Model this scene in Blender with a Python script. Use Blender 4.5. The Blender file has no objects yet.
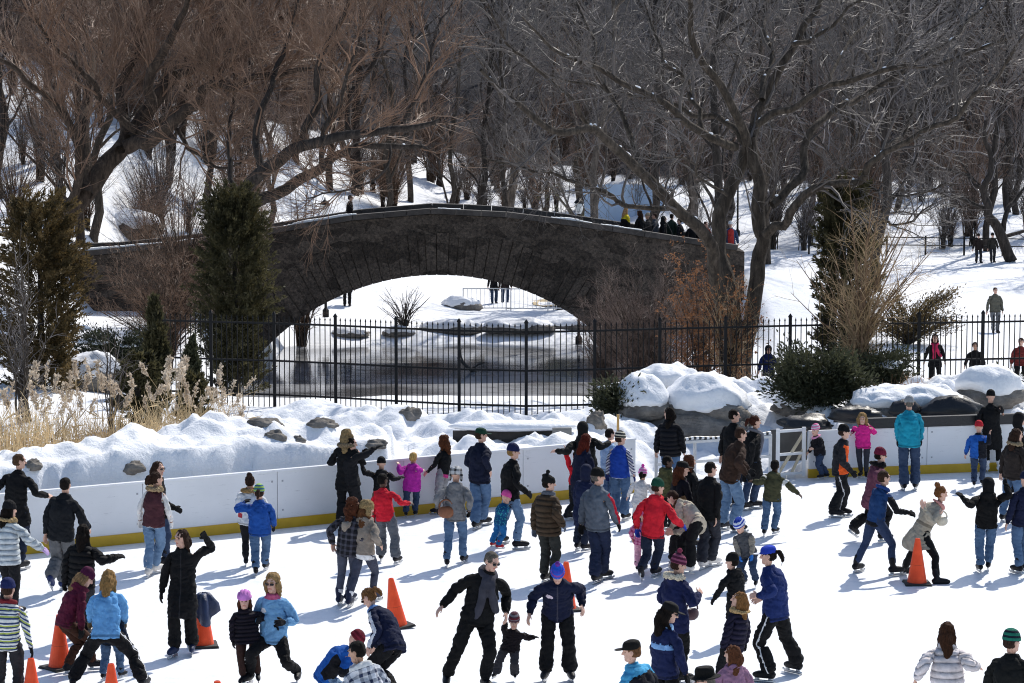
import bpy, math, random
import numpy as np
from mathutils import Vector
R = math.radians
SC = bpy.context.scene
COL = SC.collection
rng = np.random.default_rng(7)
random.seed(7)

# ------------------------------------------------------------------ camera
F = 2500.0
CAMZ = 7.36
PITCH = math.atan((341.5 - 95.0) / F)
CP, SP = math.cos(PITCH), math.sin(PITCH)
def ray(px, py):
    u = (px - 512.0) / F; v = (341.5 - py) / F
    return np.array([u, CP + SP * v, -SP + CP * v])
def at(px, py, Y):
    d = ray(px, py); t = Y / d[1]
    return np.array([d[0] * t, Y, CAMZ + d[2] * t])
def gp(px, py, z=0.0):
    d = ray(px, py); t = (z - CAMZ) / d[2]
    return np.array([d[0] * t, d[1] * t, z])
cam = bpy.data.cameras.new('camera'); camo = bpy.data.objects.new('camera', cam); COL.objects.link(camo)
camo.location = (0, 0, CAMZ); camo.rotation_euler = (math.pi / 2 - PITCH, 0, 0)
cam.sensor_width = 36; cam.lens = 36 * F / 1024; cam.clip_start = 1; cam.clip_end = 2000
SC.camera = camo

# ------------------------------------------------------------------ world and sun
SUN_EL = R(46); SUN_DIR = np.array([0.5, 0.86, 0]); SUN_DIR /= np.linalg.norm(SUN_DIR)
w = bpy.data.worlds.new('World'); SC.world = w; w.use_nodes = True
wn = w.node_tree.nodes; bg = wn['Background']
sk = wn.new('ShaderNodeTexSky'); sk.sky_type = 'NISHITA'; sk.sun_disc = False
sk.sun_elevation = SUN_EL; sk.sun_rotation = math.atan2(SUN_DIR[0], SUN_DIR[1])
w.node_tree.links.new(sk.outputs[0], bg.inputs[0]); bg.inputs[1].default_value = 0.135
sl = bpy.data.lights.new('sun', 'SUN'); sl.energy = 4.3; sl.angle = R(0.5); sl.color = (1.0, 0.95, 0.87)
so = bpy.data.objects.new('sun', sl); COL.objects.link(so)
sv = Vector((SUN_DIR[0] * math.cos(SUN_EL), SUN_DIR[1] * math.cos(SUN_EL), math.sin(SUN_EL)))
so.rotation_euler = sv.to_track_quat('Z', 'Y').to_euler(); so.location = (20, 60, 60)
SC.view_settings.view_transform = 'Standard'; SC.view_settings.look = 'None'
SC.view_settings.exposure = 0.12; SC.view_settings.gamma = 1
SC.render.engine = 'CYCLES'
SC.cycles.max_bounces = 5; SC.cycles.diffuse_bounces = 3; SC.cycles.glossy_bounces = 2
SC.cycles.transmission_bounces = 2; SC.cycles.transparent_max_bounces = 4
SC.cycles.use_denoising = True; SC.cycles.denoiser = 'OPENIMAGEDENOISE'; SC.cycles.denoising_input_passes = 'RGB_ALBEDO_NORMAL'; SC.cycles.denoising_prefilter = 'NONE'; SC.cycles.filter_width = 1.1
SC.cycles.caustics_reflective = False; SC.cycles.caustics_refractive = False

# ------------------------------------------------------------------ numpy noise
def _hash(i, j, k):
    n = (i.astype(np.int64) * 374761393 + j.astype(np.int64) * 668265263 + k.astype(np.int64) * 2147483647) & 0xFFFFFFFF
    n = ((n ^ (n >> 13)) * 1274126177) & 0xFFFFFFFF
    n = n ^ (n >> 16)
    return (n & 0xFFFF) / 32767.5 - 1.0
def vnoise(p):
    p = np.asarray(p, float)
    i = np.floor(p).astype(np.int64); f = p - i; f = f * f * (3 - 2 * f)
    out = 0
    for a in (0, 1):
        wa = f[:, 0] if a else 1 - f[:, 0]
        for b in (0, 1):
            wb = f[:, 1] if b else 1 - f[:, 1]
            for c in (0, 1):
                wc = f[:, 2] if c else 1 - f[:, 2]
                out = out + wa * wb * wc * _hash(i[:, 0] + a, i[:, 1] + b, i[:, 2] + c)
    return out
def fbm(p, oct=4):
    p = np.asarray(p, float); o = 0; a = 1; s = 0
    for k in range(oct):
        o = o + a * vnoise(p * 2 ** k + 17.3 * k); s += a; a *= 0.5
    return o / s
def sstep(a, b, x):
    t = np.clip((x - a) / (b - a), 0, 1); return t * t * (3 - 2 * t)

# ------------------------------------------------------------------ materials
def s2l(c):
    if isinstance(c, str):
        c = c.lstrip('#'); c = [int(c[i:i + 2], 16) / 255 for i in (0, 2, 4)]
        return tuple(x / 12.92 if x <= .04045 else ((x + .055) / 1.055) ** 2.4 for x in c)
    return tuple(c)
class NT:
    def __init__(s, name):
        s.m = bpy.data.materials.new(name); s.m.use_nodes = True
        s.t = s.m.node_tree; s.n = s.t.nodes; s.l = s.t.links; s.b = s.n['Principled BSDF']
    def node(s, typ, **kw):
        n = s.n.new(typ)
        for k, v in kw.items():
            if k.startswith('i_'): n.inputs[k[2:].replace('_', ' ')].default_value = v
            else: setattr(n, k, v)
        return n
    def link(s, a, b): s.l.new(a, b)
    def coords(s, attr=None):
        if attr: return s.node('ShaderNodeAttribute', attribute_name=attr).outputs['Vector']
        return s.node('ShaderNodeTexCoord').outputs['Object']
    def geo(s): return s.node('ShaderNodeNewGeometry').outputs['Position']
    def noise(s, vec, scale, detail=3, rough=.55):
        n = s.node('ShaderNodeTexNoise'); n.inputs['Scale'].default_value = scale; n.inputs['Detail'].default_value = detail
        n.inputs['Roughness'].default_value = rough; s.link(vec, n.inputs['Vector']); return n.outputs['Fac']
    def ramp(s, fac, stops, interp='LINEAR'):
        r = s.node('ShaderNodeValToRGB'); cr = r.color_ramp; cr.interpolation = interp
        while len(cr.elements) < len(stops): cr.elements.new(.5)
        for e, (p, c) in zip(cr.elements, stops): e.position = p; e.color = (*c, 1)
        s.link(fac, r.inputs['Fac']); return r.outputs['Color']
    def bump(s, h, strength=.3, dist=.02, normal=None):
        b = s.node('ShaderNodeBump'); b.inputs['Strength'].default_value = strength; b.inputs['Distance'].default_value = dist
        s.link(h, b.inputs['Height'])
        if normal is not None: s.link(normal, b.inputs['Normal'])
        s.link(b.outputs['Normal'], s.b.inputs['Normal']); return b.outputs['Normal']
    def base(s, c): s.link(c, s.b.inputs['Base Color'])
    def rough(s, r, spec=None):
        s.b.inputs['Roughness'].default_value = r
        if spec is not None: s.b.inputs['Specular IOR Level'].default_value = spec
def mul(c, f): return tuple(min(1, x * f) for x in c)
MATS = {}
def plain(name, col, rough=.6, var=.18, scale=6, bump=0, metal=0, spec=None):
    if name in MATS: return MATS[name]
    t = NT(name); c = s2l(col); v = t.coords()
    t.base(t.ramp(t.noise(v, scale, 4), [(.3, mul(c, 1 - var)), (.7, mul(c, 1 + var))]))
    t.rough(rough, spec); t.b.inputs['Metallic'].default_value = metal
    if bump: t.bump(t.noise(v, scale * 5, 4), bump, .02)
    MATS[name] = t.m; return t.m

# ------------------------------------------------------------------ meshes
class Buf:
    """collects vertices and faces (tris / quads / ngons) with a material slot per face"""
    def __init__(s): s.v = []; s.f = []; s.n = 0; s.mi = []
    def add(s, v, f, mi=0):
        v = np.asarray(v, float).reshape(-1, 3)
        for q in (f if isinstance(f, list) and len(f) and isinstance(f[0], np.ndarray) and f[0].ndim == 2 else [f]):
            if isinstance(q, np.ndarray):
                s.f.append(q + s.n); s.mi.append(np.full(len(q), mi))
            else:
                for face in q:
                    s.f.append(np.array([face]) + s.n); s.mi.append(np.array([mi]))
        s.v.append(v); s.n += len(v)
    def box(s, c, size, rz=0, mi=0, ax=None):
        c = np.asarray(c, float); h = np.asarray(size, float) / 2
        p = np.array([[x, y, z] for x in (-1, 1) for y in (-1, 1) for z in (-1, 1)]) * h
        if ax is not None: p = p @ np.asarray(ax)
        elif rz:
            cs, sn = math.cos(rz), math.sin(rz); p = np.stack([p[:, 0] * cs - p[:, 1] * sn, p[:, 0] * sn + p[:, 1] * cs, p[:, 2]], 1)
        s.add(p + c, np.array([[0, 1, 3, 2], [4, 6, 7, 5], [0, 4, 5, 1], [2, 3, 7, 6], [0, 2, 6, 4], [1, 5, 7, 3]]), mi)
    def bar(s, a, b, w, h=None, mi=0):
        a = np.asarray(a, float); b = np.asarray(b, float); d = b - a; L = np.linalg.norm(d); d = d / L
        r = np.array([0, 0, 1.]) if abs(d[2]) < .9 else np.array([0, 1., 0])
        x = np.cross(d, r); x /= np.linalg.norm(x); y = np.cross(x, d)
        s.box((a + b) / 2, (L, w, h or w), ax=np.array([d, x, y]), mi=mi)
    def tube(s, pts, rad, sides=8, mi=0, cap=True):
        v, f = tubes(np.asarray(pts, float)[None], np.asarray(rad, float)[None] if np.ndim(rad) else np.full((1, len(pts)), rad), sides)
        s.add(v, f, mi)
        if cap:
            n = len(pts); s.f.append(np.array([list(range(sides))[::-1]]) + s.n - len(v)); s.mi.append(np.array([mi]))
            s.f.append(np.array([list(range(sides))]) + s.n - sides); s.mi.append(np.array([mi]))
    def lathe(s, c, prof, n=16, mi=0):
        a = np.arange(n) * 2 * math.pi / n
        v = np.array([[c[0] + r * math.cos(t), c[1] + r * math.sin(t), c[2] + z] for r, z in prof for t in a])
        k = len(prof); f = []
        for i in range(k - 1):
            for j in range(n): f.append([i * n + j, i * n + (j + 1) % n, (i + 1) * n + (j + 1) % n, (i + 1) * n + j])
        s.add(v, np.array(f), mi)
        s.f.append(np.array([list(range(n))[::-1]]) + s.n - len(v)); s.mi.append(np.array([mi]))
        s.f.append(np.array([list(range(n))]) + s.n - n); s.mi.append(np.array([mi]))
    def mesh(s, name, mats, smooth=False):
        me = bpy.data.meshes.new(name)
        v = np.concatenate(s.v) if s.v else np.zeros((0, 3))
        me.vertices.add(len(v)); me.vertices.foreach_set('co', v.astype(np.float32).ravel())
        loops = np.concatenate([f.ravel() for f in s.f]); tot = np.concatenate([np.full(len(f), f.shape[1]) for f in s.f])
        me.loops.add(len(loops)); me.loops.foreach_set('vertex_index', loops.astype(np.int32))
        me.polygons.add(len(tot)); st = np.concatenate([[0], np.cumsum(tot)[:-1]])
        me.polygons.foreach_set('loop_start', st.astype(np.int32))
        mi = np.concatenate(s.mi)
        if not isinstance(mats, (list, tuple)): mats = [mats]
        for m in mats: me.materials.append(m)
        if mi.any(): me.polygons.foreach_set('material_index', mi.astype(np.int32))
        me.polygons.foreach_set('use_smooth', np.full(len(tot), bool(smooth)))
        me.update(calc_edges=True); return me
    def build(s, name, mats, parent=None, smooth=False, loc=None):
        if loc is not None: s.v = [v - np.asarray(loc, float) for v in s.v]
        o = bpy.data.objects.new(name, s.mesh(name, mats, smooth)); COL.objects.link(o)
        if loc is not None: o.location = loc
        if parent is not None: o.parent = parent
        return o
def tubes(P, Rd, sides=4):
    """P (N,K,3) polylines, Rd (N,K) radii -> verts, quads"""
    N, K, _ = P.shape
    d = np.empty_like(P); d[:, 1:-1] = P[:, 2:] - P[:, :-2]; d[:, 0] = P[:, 1] - P[:, 0]; d[:, -1] = P[:, -1] - P[:, -2]
    d /= np.linalg.norm(d, axis=2, keepdims=True) + 1e-9
    ref = np.where(np.abs(d[:, :1, 2:3]) < .8, np.array([[[0, 0, 1.]]]), np.array([[[0.3, 1., 0]]]))
    x = np.cross(d, ref); x /= np.linalg.norm(x, axis=2, keepdims=True) + 1e-9; y = np.cross(d, x)
    a = np.arange(sides) * 2 * math.pi / sides
    v = P[:, :, None] + Rd[:, :, None, None] * (np.cos(a)[None, None, :, None] * x[:, :, None] + np.sin(a)[None, None, :, None] * y[:, :, None])
    n = np.arange(N)[:, None, None] * K * sides; k = np.arange(K - 1)[None, :, None] * sides; j = np.arange(sides)[None, None, :]
    j2 = (j + 1) % sides
    f = np.stack([n + k + j, n + k + sides + j, n + k + sides + j2, n + k + j2], -1).reshape(-1, 4)
    return v.reshape(-1, 3), f
def tag(o, label=None, cat=None, group=None, kind=None):
    if label: o['label'] = label
    if cat: o['category'] = cat
    if group: o['group'] = group
    if kind: o['kind'] = kind
    return o
def empty(name, loc, label=None, cat=None, group=None, rz=0):
    o = bpy.data.objects.new(name, None); COL.objects.link(o); o.location = loc; o.rotation_euler = (0, 0, rz); o.empty_display_size = .2
    return tag(o, label, cat, group)
def copy_tree(o, parent=None):
    c = o.copy(); COL.objects.link(c)
    if parent is not None: c.parent = parent
    for ch in list(o.children): copy_tree(ch, c)
    return c
def pl(pts, n):
    """resample a polyline smoothly (Catmull-Rom) to n points"""
    p = np.asarray(pts, float); q = np.vstack([2 * p[0] - p[1], p, 2 * p[-1] - p[-2]])
    t = np.linspace(0, len(p) - 1, n); i = np.minimum(t.astype(int), len(p) - 2); u = (t - i)[:, None]
    a, b, c, d = q[i], q[i + 1], q[i + 2], q[i + 3]
    return .5 * (2 * b + (c - a) * u + (2 * a - 5 * b + 4 * c - d) * u ** 2 + (3 * b - a - 3 * c + d) * u ** 3)
# ================================================================== people
# rest pose: 1.75 m adult facing +Y, arms 45 degrees out; every garment is modelled on it and carried along by the bones
A45 = math.sqrt(.5)
LX = lambda z: .095 + (.88 - z) * .13      # the legs of the rest pose stand apart
BN = ['pelvis', 'spine', 'chest', 'neck', 'head']
RJ = {'pelvis': ((0, 0, .90), (0, 0, 1.06)), 'spine': ((0, 0, 1.06), (0, 0, 1.24)), 'chest': ((0, 0, 1.24), (0, -.01, 1.45)),
      'neck': ((0, -.01, 1.45), (0, .005, 1.53)), 'head': ((0, .005, 1.53), (0, .005, 1.75))}
RH = {k: (0, 1, 0) for k in BN}
RAD = {'pelvis': .15, 'spine': .15, 'chest': .15, 'neck': .06, 'head': .11}
for sgn, s in ((-1, 'L'), (1, 'R')):
    sh = np.array([sgn * .175, 0, 1.41]); d = np.array([sgn * A45, 0, -A45])
    el = sh + .29 * d; wr = el + .25 * d; he = wr + .18 * d
    for n, a, b, h, r in (('uarm', sh, el, (0, -1, 0), .06), ('farm', el, wr, (0, -1, 0), .05), ('hand', wr, he, (0, -1, 0), .05),
                          ('thigh', (sgn * .095, 0, .88), (sgn * LX(.49), 0, .49), (0, 1, 0), .09), ('shin', (sgn * LX(.49), 0, .49), (sgn * LX(.085), 0, .085), (0, 1, 0), .07),
                          ('foot', (sgn * LX(.085), -.01, .085), (sgn * LX(.085), .17, .085), (0, 0, 1), .06)):
        BN.append(n + s); RJ[n + s] = (a, b); RH[n + s] = h; RAD[n + s] = r
NB = len(BN); BI = {n: i for i, n in enumerate(BN)}
def frame(a, b, hint):
    z = np.asarray(b, float) - np.asarray(a, float); L = np.linalg.norm(z); z = z / L
    x = np.cross(np.asarray(hint, float), z); n = np.linalg.norm(x)
    if n < 1e-4: x = np.cross(np.array([.3, .2, 1.]), z); n = np.linalg.norm(x)
    x /= n; return np.stack([x, np.cross(z, x), z], 1), L
RF = {n: frame(*RJ[n], RH[n]) for n in BN}

def loft(rings, n=20):
    """rings (z, cx, cy, rx, ry)"""
    a = np.arange(n) * 2 * math.pi / n
    v = np.array([[cx + rx * math.cos(t), cy + ry * math.sin(t), z] for z, cx, cy, rx, ry in rings for t in a]); k = len(rings)
    f = [[i * n + j, i * n + (j + 1) % n, (i + 1) * n + (j + 1) % n, (i + 1) * n + j] for i in range(k - 1) for j in range(n)]
    return v, f + [list(range(n))[::-1], list(range((k - 1) * n, k * n))]
def limb(pts, rad, n=12):
    pts = np.asarray(pts, float); rad = list(np.broadcast_to(rad, len(pts)).astype(float))
    d0 = pts[0] - pts[1]; d0 /= np.linalg.norm(d0); d1 = pts[-1] - pts[-2]; d1 /= np.linalg.norm(d1)
    P = [pts[0] + d0 * rad[0] * .9, pts[0] + d0 * rad[0] * .55] + list(pts) + [pts[-1] + d1 * rad[-1] * .55, pts[-1] + d1 * rad[-1] * .9]
    Q = [rad[0] * .35, rad[0] * .8] + rad + [rad[-1] * .8, rad[-1] * .35]
    v, f = tubes(np.array(P)[None], np.array(Q)[None], n); k = len(P)
    return v, f.tolist() + [list(range(n)), list(range((k - 1) * n, k * n))[::-1]]
def ell(c, r, n=16, rot=None):
    v = []; m = n // 2
    for i in range(1, m):
        for j in range(n):
            p = math.pi * i / m; t = 2 * math.pi * j / n; v.append([math.sin(p) * math.cos(t), math.sin(p) * math.sin(t), math.cos(p)])
    f = [[i * n + j, (i + 1) * n + j, (i + 1) * n + (j + 1) % n, i * n + (j + 1) % n] for i in range(m - 2) for j in range(n)]
    f += [list(range(n)), list(range((m - 2) * n, (m - 1) * n))[::-1]]
    v = np.array(v) * np.asarray(r)
    if rot is not None:
        c_, s_ = math.cos(rot), math.sin(rot); v = np.stack([v[:, 0], v[:, 1] * c_ - v[:, 2] * s_, v[:, 1] * s_ + v[:, 2] * c_], 1)
    return v + np.asarray(c), f
def ringtube(c, rx, ry, r, tilt=0, n=24, m=10):
    a = np.arange(n) * 2 * math.pi / n; p = np.stack([rx * np.cos(a), ry * np.sin(a), tilt * np.sin(a)], 1) + np.asarray(c)
    b = np.arange(m) * 2 * math.pi / m
    o = np.stack([np.cos(a), np.sin(a), a * 0], 1)
    v = (p[:, None] + r * (np.cos(b)[None, :, None] * o[:, None] + np.sin(b)[None, :, None] * np.array([0, 0, 1.]))).reshape(-1, 3)
    f = [[i * m + j, ((i + 1) % n) * m + j, ((i + 1) % n) * m + (j + 1) % m, i * m + (j + 1) % m] for i in range(n) for j in range(m)]
    return v, f
def eval_mod(v, f, setup):
    me = bpy.data.meshes.new('t'); me.from_pydata([tuple(x) for x in v], [], [list(map(int, q)) for q in f]); me.update()
    o = bpy.data.objects.new('t', me); COL.objects.link(o); setup(o)
    e = o.evaluated_get(bpy.context.evaluated_depsgraph_get()).to_mesh()
    co = np.empty(len(e.vertices) * 3, np.float32); e.vertices.foreach_get('co', co)
    n = np.empty(len(e.polygons), np.int32); e.polygons.foreach_get('loop_total', n)
    lp = np.empty(len(e.loops), np.int32); e.loops.foreach_get('vertex_index', lp)
    ed = np.empty(len(e.edges) * 2, np.int32); e.edges.foreach_get('vertices', ed)
    o.to_mesh_clear(); bpy.data.objects.remove(o); bpy.data.meshes.remove(me)
    return co.reshape(-1, 3).astype(float), n, lp, ed.reshape(-1, 2)
def smooth_field(X, ed, it, lam=.5):
    n = len(X); deg = np.bincount(ed.ravel(), minlength=n).astype(float)[:, None]; deg[deg == 0] = 1
    for _ in range(it):
        S = np.stack([np.bincount(ed[:, 0], X[ed[:, 1], k], n) + np.bincount(ed[:, 1], X[ed[:, 0], k], n) for k in range(X.shape[1])], 1)
        X = X * (1 - lam) + lam * S / deg
    return X
def seg_dist(p, a, b):
    a = np.asarray(a, float); b = np.asarray(b, float); d = b - a
    t = np.clip((p - a) @ d / (d @ d), 0, 1); return np.linalg.norm(p - a - t[:, None] * d, axis=1)
class Tmpl:
    """a rest pose shape: mesh template + bone weights"""
    def __init__(s, name, parts, voxel=.016, sm=3, bones=None, wsm=7, rough=None, skirt=False, post=None, raw=False):
        v = []; f = []; n = 0
        for pv, pf in parts:
            v.append(pv); f += [[i + n for i in q] for q in pf]; n += len(pv)
        v = np.concatenate(v)
        if raw:
            co, nt, lp, ed = eval_mod(v, f, lambda o: None)
        else:
            def su(o):
                m = o.modifiers.new('r', 'REMESH'); m.mode = 'VOXEL'; m.voxel_size = voxel
            co, nt, lp, ed = eval_mod(v, f, su)
            co = smooth_field(co, ed, sm)
        if post is not None: co, nt, lp, ed = post(co, nt, lp, ed)
        s.ed = ed; s.nt = nt
        me = bpy.data.meshes.new(name); s.me = me
        me.vertices.add(len(co)); me.vertices.foreach_set('co', co.astype(np.float32).ravel())
        me.loops.add(len(lp)); me.loops.foreach_set('vertex_index', lp); me.polygons.add(len(nt))
        st = np.concatenate([[0], np.cumsum(nt)[:-1]]).astype(np.int32); me.polygons.foreach_set('loop_start', st)
        me.polygons.foreach_set('use_smooth', np.ones(len(nt), bool)); me.update(calc_edges=True)
        nr = np.empty(len(co) * 3, np.float32); me.vertices.foreach_get('normal', nr); s.nr = nr.reshape(-1, 3).astype(float)
        if rough is not None:
            co = co + s.nr * rough(co)[:, None]; me.vertices.foreach_set('co', co.astype(np.float32).ravel())
        s.co = co
        a = me.attributes.new('rest', 'FLOAT_VECTOR', 'POINT'); a.data.foreach_set('vector', co.astype(np.float32).ravel())
        s.cen = np.stack([np.add.reduceat(co[lp][:, k], st) for k in range(3)], 1) / nt[:, None]
        nf = np.empty(len(nt) * 3, np.float32); me.polygons.foreach_get('normal', nf); s.fn = nf.reshape(-1, 3)
        W = np.zeros((len(co), NB))
        if isinstance(bones, str): W[:, BI[bones]] = 1
        elif callable(bones): W = bones(co)
        else:
            use = bones or BN
            D = np.stack([seg_dist(co, *RJ[b]) - RAD[b] for b in use], 1)
            k = np.argmin(D, 1); W[np.arange(len(co)), [BI[use[i]] for i in k]] = 1
            if skirt:
                low = co[:, 2] < .93; W[low] = 0
                t = sstep(.90, .5, co[low, 2]) * .75; r = sstep(-.1, .1, co[low, 0])
                W[low, BI['pelvis']] = 1 - t; W[low, BI['thighL']] = t * (1 - r); W[low, BI['thighR']] = t * r
            W = smooth_field(W, ed, wsm)
        s.W = W
TM = {}
def arm_tubes(rs, upto=1.0, n=12):
    out = []
    for s in 'LR':
        a, b = np.array(RJ['uarm' + s][0]), np.array(RJ['uarm' + s][1]); c = np.array(RJ['farm' + s][1]); c = b + (c - b) * upto
        out.append(limb([a + np.array([-.018 if s == 'R' else .018, 0, -.018]), (a + b) / 2, b, (b + c) / 2, c], rs, n))
    return out
def body_parts():
    P = [loft([(z, 0, 0, rx, ry) for z, rx, ry in ((.83, .13, .085), (.90, .165, .105), (.98, .16, .105), (1.08, .14, .095), (1.18, .148, .1), (1.3, .168, .108), (1.38, .16, .1), (1.44, .11, .075), (1.48, .06, .06))]),
         limb([(0, -.012, 1.42), (0, -.003, 1.5), (0, .01, 1.57)], [.06, .054, .055]),
         ell((0, .0, 1.655), (.076, .095, .097)), ell((0, .03, 1.6), (.06, .07, .082)), ell((0, .062, 1.555), (.042, .042, .033)),
         limb([(0, .098, 1.652), (0, .116, 1.618)], [.010, .0155], 8), ell((0, .087, 1.675), (.058, .02, .012))]
    for g in (-1, 1): P.append(ell((g * .079, -.005, 1.632), (.011, .021, .034)))
    P += arm_tubes([.064, .054, .044, .043, .031])
    for g, s in ((-1, 'L'), (1, 'R')):
        w = np.array(RJ['hand' + s][0]); d = np.array([g * A45, 0, -A45]); u = np.array([-g * A45, 0, -A45]); y = np.array([0, 1., 0])
        for o, L in ((.033, .072), (.011, .084), (-.011, .078), (-.032, .058)):
            k = w + d * .088 + y * o
            P.append(limb([w + y * o * .55, w + d * .045 + y * o * .85, k], [.015, .0155, .0135], 8))
            k1 = k + d * L * .42 + u * L * .1 + y * o * .1; k2 = k1 + (d * .85 + u * .5) * L * .33; k3 = k2 + (d * .6 + u * .75) * L * .26
            P.append(limb([k, k1, k2, k3], [.0105, .0095, .0088, .0075], 8))
        t0 = w + d * .025 + y * .026; t1 = t0 + d * .035 + y * .034 + u * .008; t2 = t1 + d * .034 + y * .012 + u * .012
        P.append(limb([t0, t1, t2], [.015, .0115, .009], 8))
        x = g * .095
        P.append(limb([(g * LX(z), y, z) for y, z in ((0, .86), (.005, .68), (.005, .49), (-.015, .36), (-.015, .12), (-.01, .085))], [.088, .072, .05, .05, .036, .034]))
        x = g * LX(.085); P.append(limb([(x, -.05, .05), (x, .05, .05), (x, .16, .032)], [.034, .034, .022]))
    return P
def body_post(co, nt, lp, ed):
    f = lp.reshape(-1, 4)
    def g(c, r): return np.exp(-(((co - np.array(c)) / r) ** 2).sum(1))
    front = (co[:, 1] > .05)
    for s in (-1, 1): co[:, 1] -= .014 * g((s * .031, .095, 1.648), (.018, .05, .012)) * front
    co[:, 1] += .006 * g((0, .1, 1.583), (.022, .04, .007)) * front; co[:, 1] -= .006 * g((0, .1, 1.595), (.03, .04, .006)) * front
    def su(o):
        m = o.modifiers.new('d', 'DECIMATE'); m.ratio = .30
    return eval_mod(co, f, su)
TM['body'] = Tmpl('person_body', body_parts(), .0075, 2, post=body_post, wsm=4)
def jk(hem, sl=1, bw=1, flare=0, hood=False, sleeves=True, coat=False, collar=1, **k):
    rr = [(hem, .205 + flare, .148 + flare)]
    for z, rx, ry in ((.72, .212, .158), (.86, .203, .148), (.96, .196, .145), (1.08, .185, .138), (1.22, .196, .146), (1.33, .186, .136), (1.39, .160, .118), (1.435, .128, .098), (1.465, .1, .088), (1.49, .082 * collar, .082 * collar), (1.512, .079 * collar, .082 * collar)):
        if z > hem + .03: rr.append((z, rx + (flare * (.95 - z) / (.95 - hem) if z < .95 else 0), ry + (flare * (.95 - z) / (.95 - hem) if z < .95 else 0)))
    P = [loft([(z, 0, -.002, rx * bw, ry * (.5 + .5 * bw)) for z, rx, ry in rr])]
    if sleeves: P += arm_tubes([.064 * sl, .076 * sl, .069 * sl, .064 * sl, .052 * sl], .98)
    if hood: P += [ell((0, -.105, 1.43), (.125, .062, .10), rot=.25), ringtube((0, -.02, 1.475), .1, .095, .032, .03)]
    return dict(parts=P, skirt=True, wsm=14, **k)
def q(p, a): return a
TM['jacket'] = Tmpl('jacket', **jk(.80)); TM['jacket_slim'] = Tmpl('jacket', **jk(.82, .86, .86))
TM['hoodie'] = Tmpl('jacket', **jk(.81, 1, .95, hood=True)); TM['parka'] = Tmpl('jacket', **jk(.72, 1.08, 1.03, hood=True))
TM['sweater'] = Tmpl('sweater', **jk(.83, .84, .88, collar=.9))
def puff(co):
    arm = np.abs(co[:, 0]) > .23
    t = np.where(arm, (np.abs(co[:, 0]) - co[:, 2]) * A45, co[:, 2]); return .013 * np.abs(np.sin(math.pi * t / .085)) ** .6 * (1 - sstep(.15, .2, np.abs(co[:, 0])) * sstep(.33, .27, np.abs(co[:, 0])) * (co[:, 2] > 1.15))
TM['puffer'] = Tmpl('jacket', **jk(.78, .98, 1.0, rough=puff, collar=1.15)); TM['puffer_long'] = Tmpl('jacket', **jk(.62, .98, .98, flare=.015, rough=puff, collar=1.2))
TM['coat'] = Tmpl('coat', **jk(.48, .95, .95, flare=.035)); TM['coat_mid'] = Tmpl('coat', **jk(.66, .92, .9, flare=.05))
TM['coat_flare'] = Tmpl('coat', **jk(.62, .94, .9, flare=.12)); TM['vest'] = Tmpl('vest', **jk(.84, 1, .97, sleeves=False))
def legs(hip, knee, hem, low=.07, bw=1):
    P = [loft([(z, 0, 0, rx * bw, ry * bw) for z, rx, ry in ((.84, .15, .1), (.88, .178, .122), (.97, .175, .12), (1.06, .155, .11), (1.12, .15, .105))])]
    for g in (-1, 1):
        x = g * .095
        P.append(limb([(g * LX(z), y, z) for y, z in ((0, .88), (.004, .7), (.006, .49), (-.008, .3), (-.006, low + .06))], [.098 * bw, hip, knee, (knee + hem) / 2, hem], 14))
    return dict(parts=P, bones=['pelvis', 'spine', 'thighL', 'shinL', 'thighR', 'shinR'])
TM['jeans'] = Tmpl('trousers', **legs(.096, .08, .076)); TM['wide'] = Tmpl('trousers', **legs(.1, .086, .1)); TM['slim'] = Tmpl('trousers', **legs(.088, .066, .062, .1, .96))
HEADTOP = (0, -.0, 1.66)
def beanie(pom=False, slouch=0):
    P = [loft([(1.655, 0, -.005, .094, .113), (1.69, 0, -.006, .096, .114), (1.70, 0, -.006, .089, .107), (1.74, 0, -.012, .083, .098), (1.775, 0, -.018 - slouch, .06, .07), (1.795, 0, -.02 - slouch, .02, .024)])]
    if pom: P.append(ell((0, -.03, 1.83), (.036, .036, .034)))
    return P
kn = lambda co: .0035 * np.sin(np.arctan2(co[:, 0], co[:, 1]) * 34)
TM['beanie'] = Tmpl('hat', beanie(), .011, 2, 'head', rough=kn); TM['pom'] = Tmpl('hat', beanie(True), .011, 2, 'head', rough=kn); TM['slouch'] = Tmpl('hat', beanie(True, .035), .011, 2, 'head', rough=kn)
def capbrim(): return [loft([(1.668, 0, -.002, .09, .108), (1.72, 0, -.004, .089, .106), (1.755, 0, -.008, .075, .088), (1.775, 0, -.01, .03, .035)]), loft([(1.672, 0, .13, .07, .078), (1.682, 0, .125, .07, .08)])]
TM['cap'] = Tmpl('cap', capbrim(), .0095, 2, 'head')
TM['widehat'] = Tmpl('hat', [loft([(1.66, 0, 0, .092, .11), (1.76, 0, 0, .086, .104), (1.79, 0, 0, .07, .085)]), loft([(1.674, 0, .0, .15, .17), (1.687, 0, 0, .155, .175)])], .0095, 2, 'head')
TM['helmet'] = Tmpl('helmet', [loft([(1.665, 0, -.01, .108, .135), (1.70, 0, -.01, .112, .14), (1.75, 0, -.012, .1, .125), (1.785, 0, -.015, .07, .09), (1.80, 0, -.015, .03, .04)])], .011, 3, 'head',
    rough=lambda co: -.012 * (np.sin(co[:, 0] * 110) > .35) * (co[:, 2] > 1.70) * (np.abs(co[:, 1] + .012) < .1))
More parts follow.
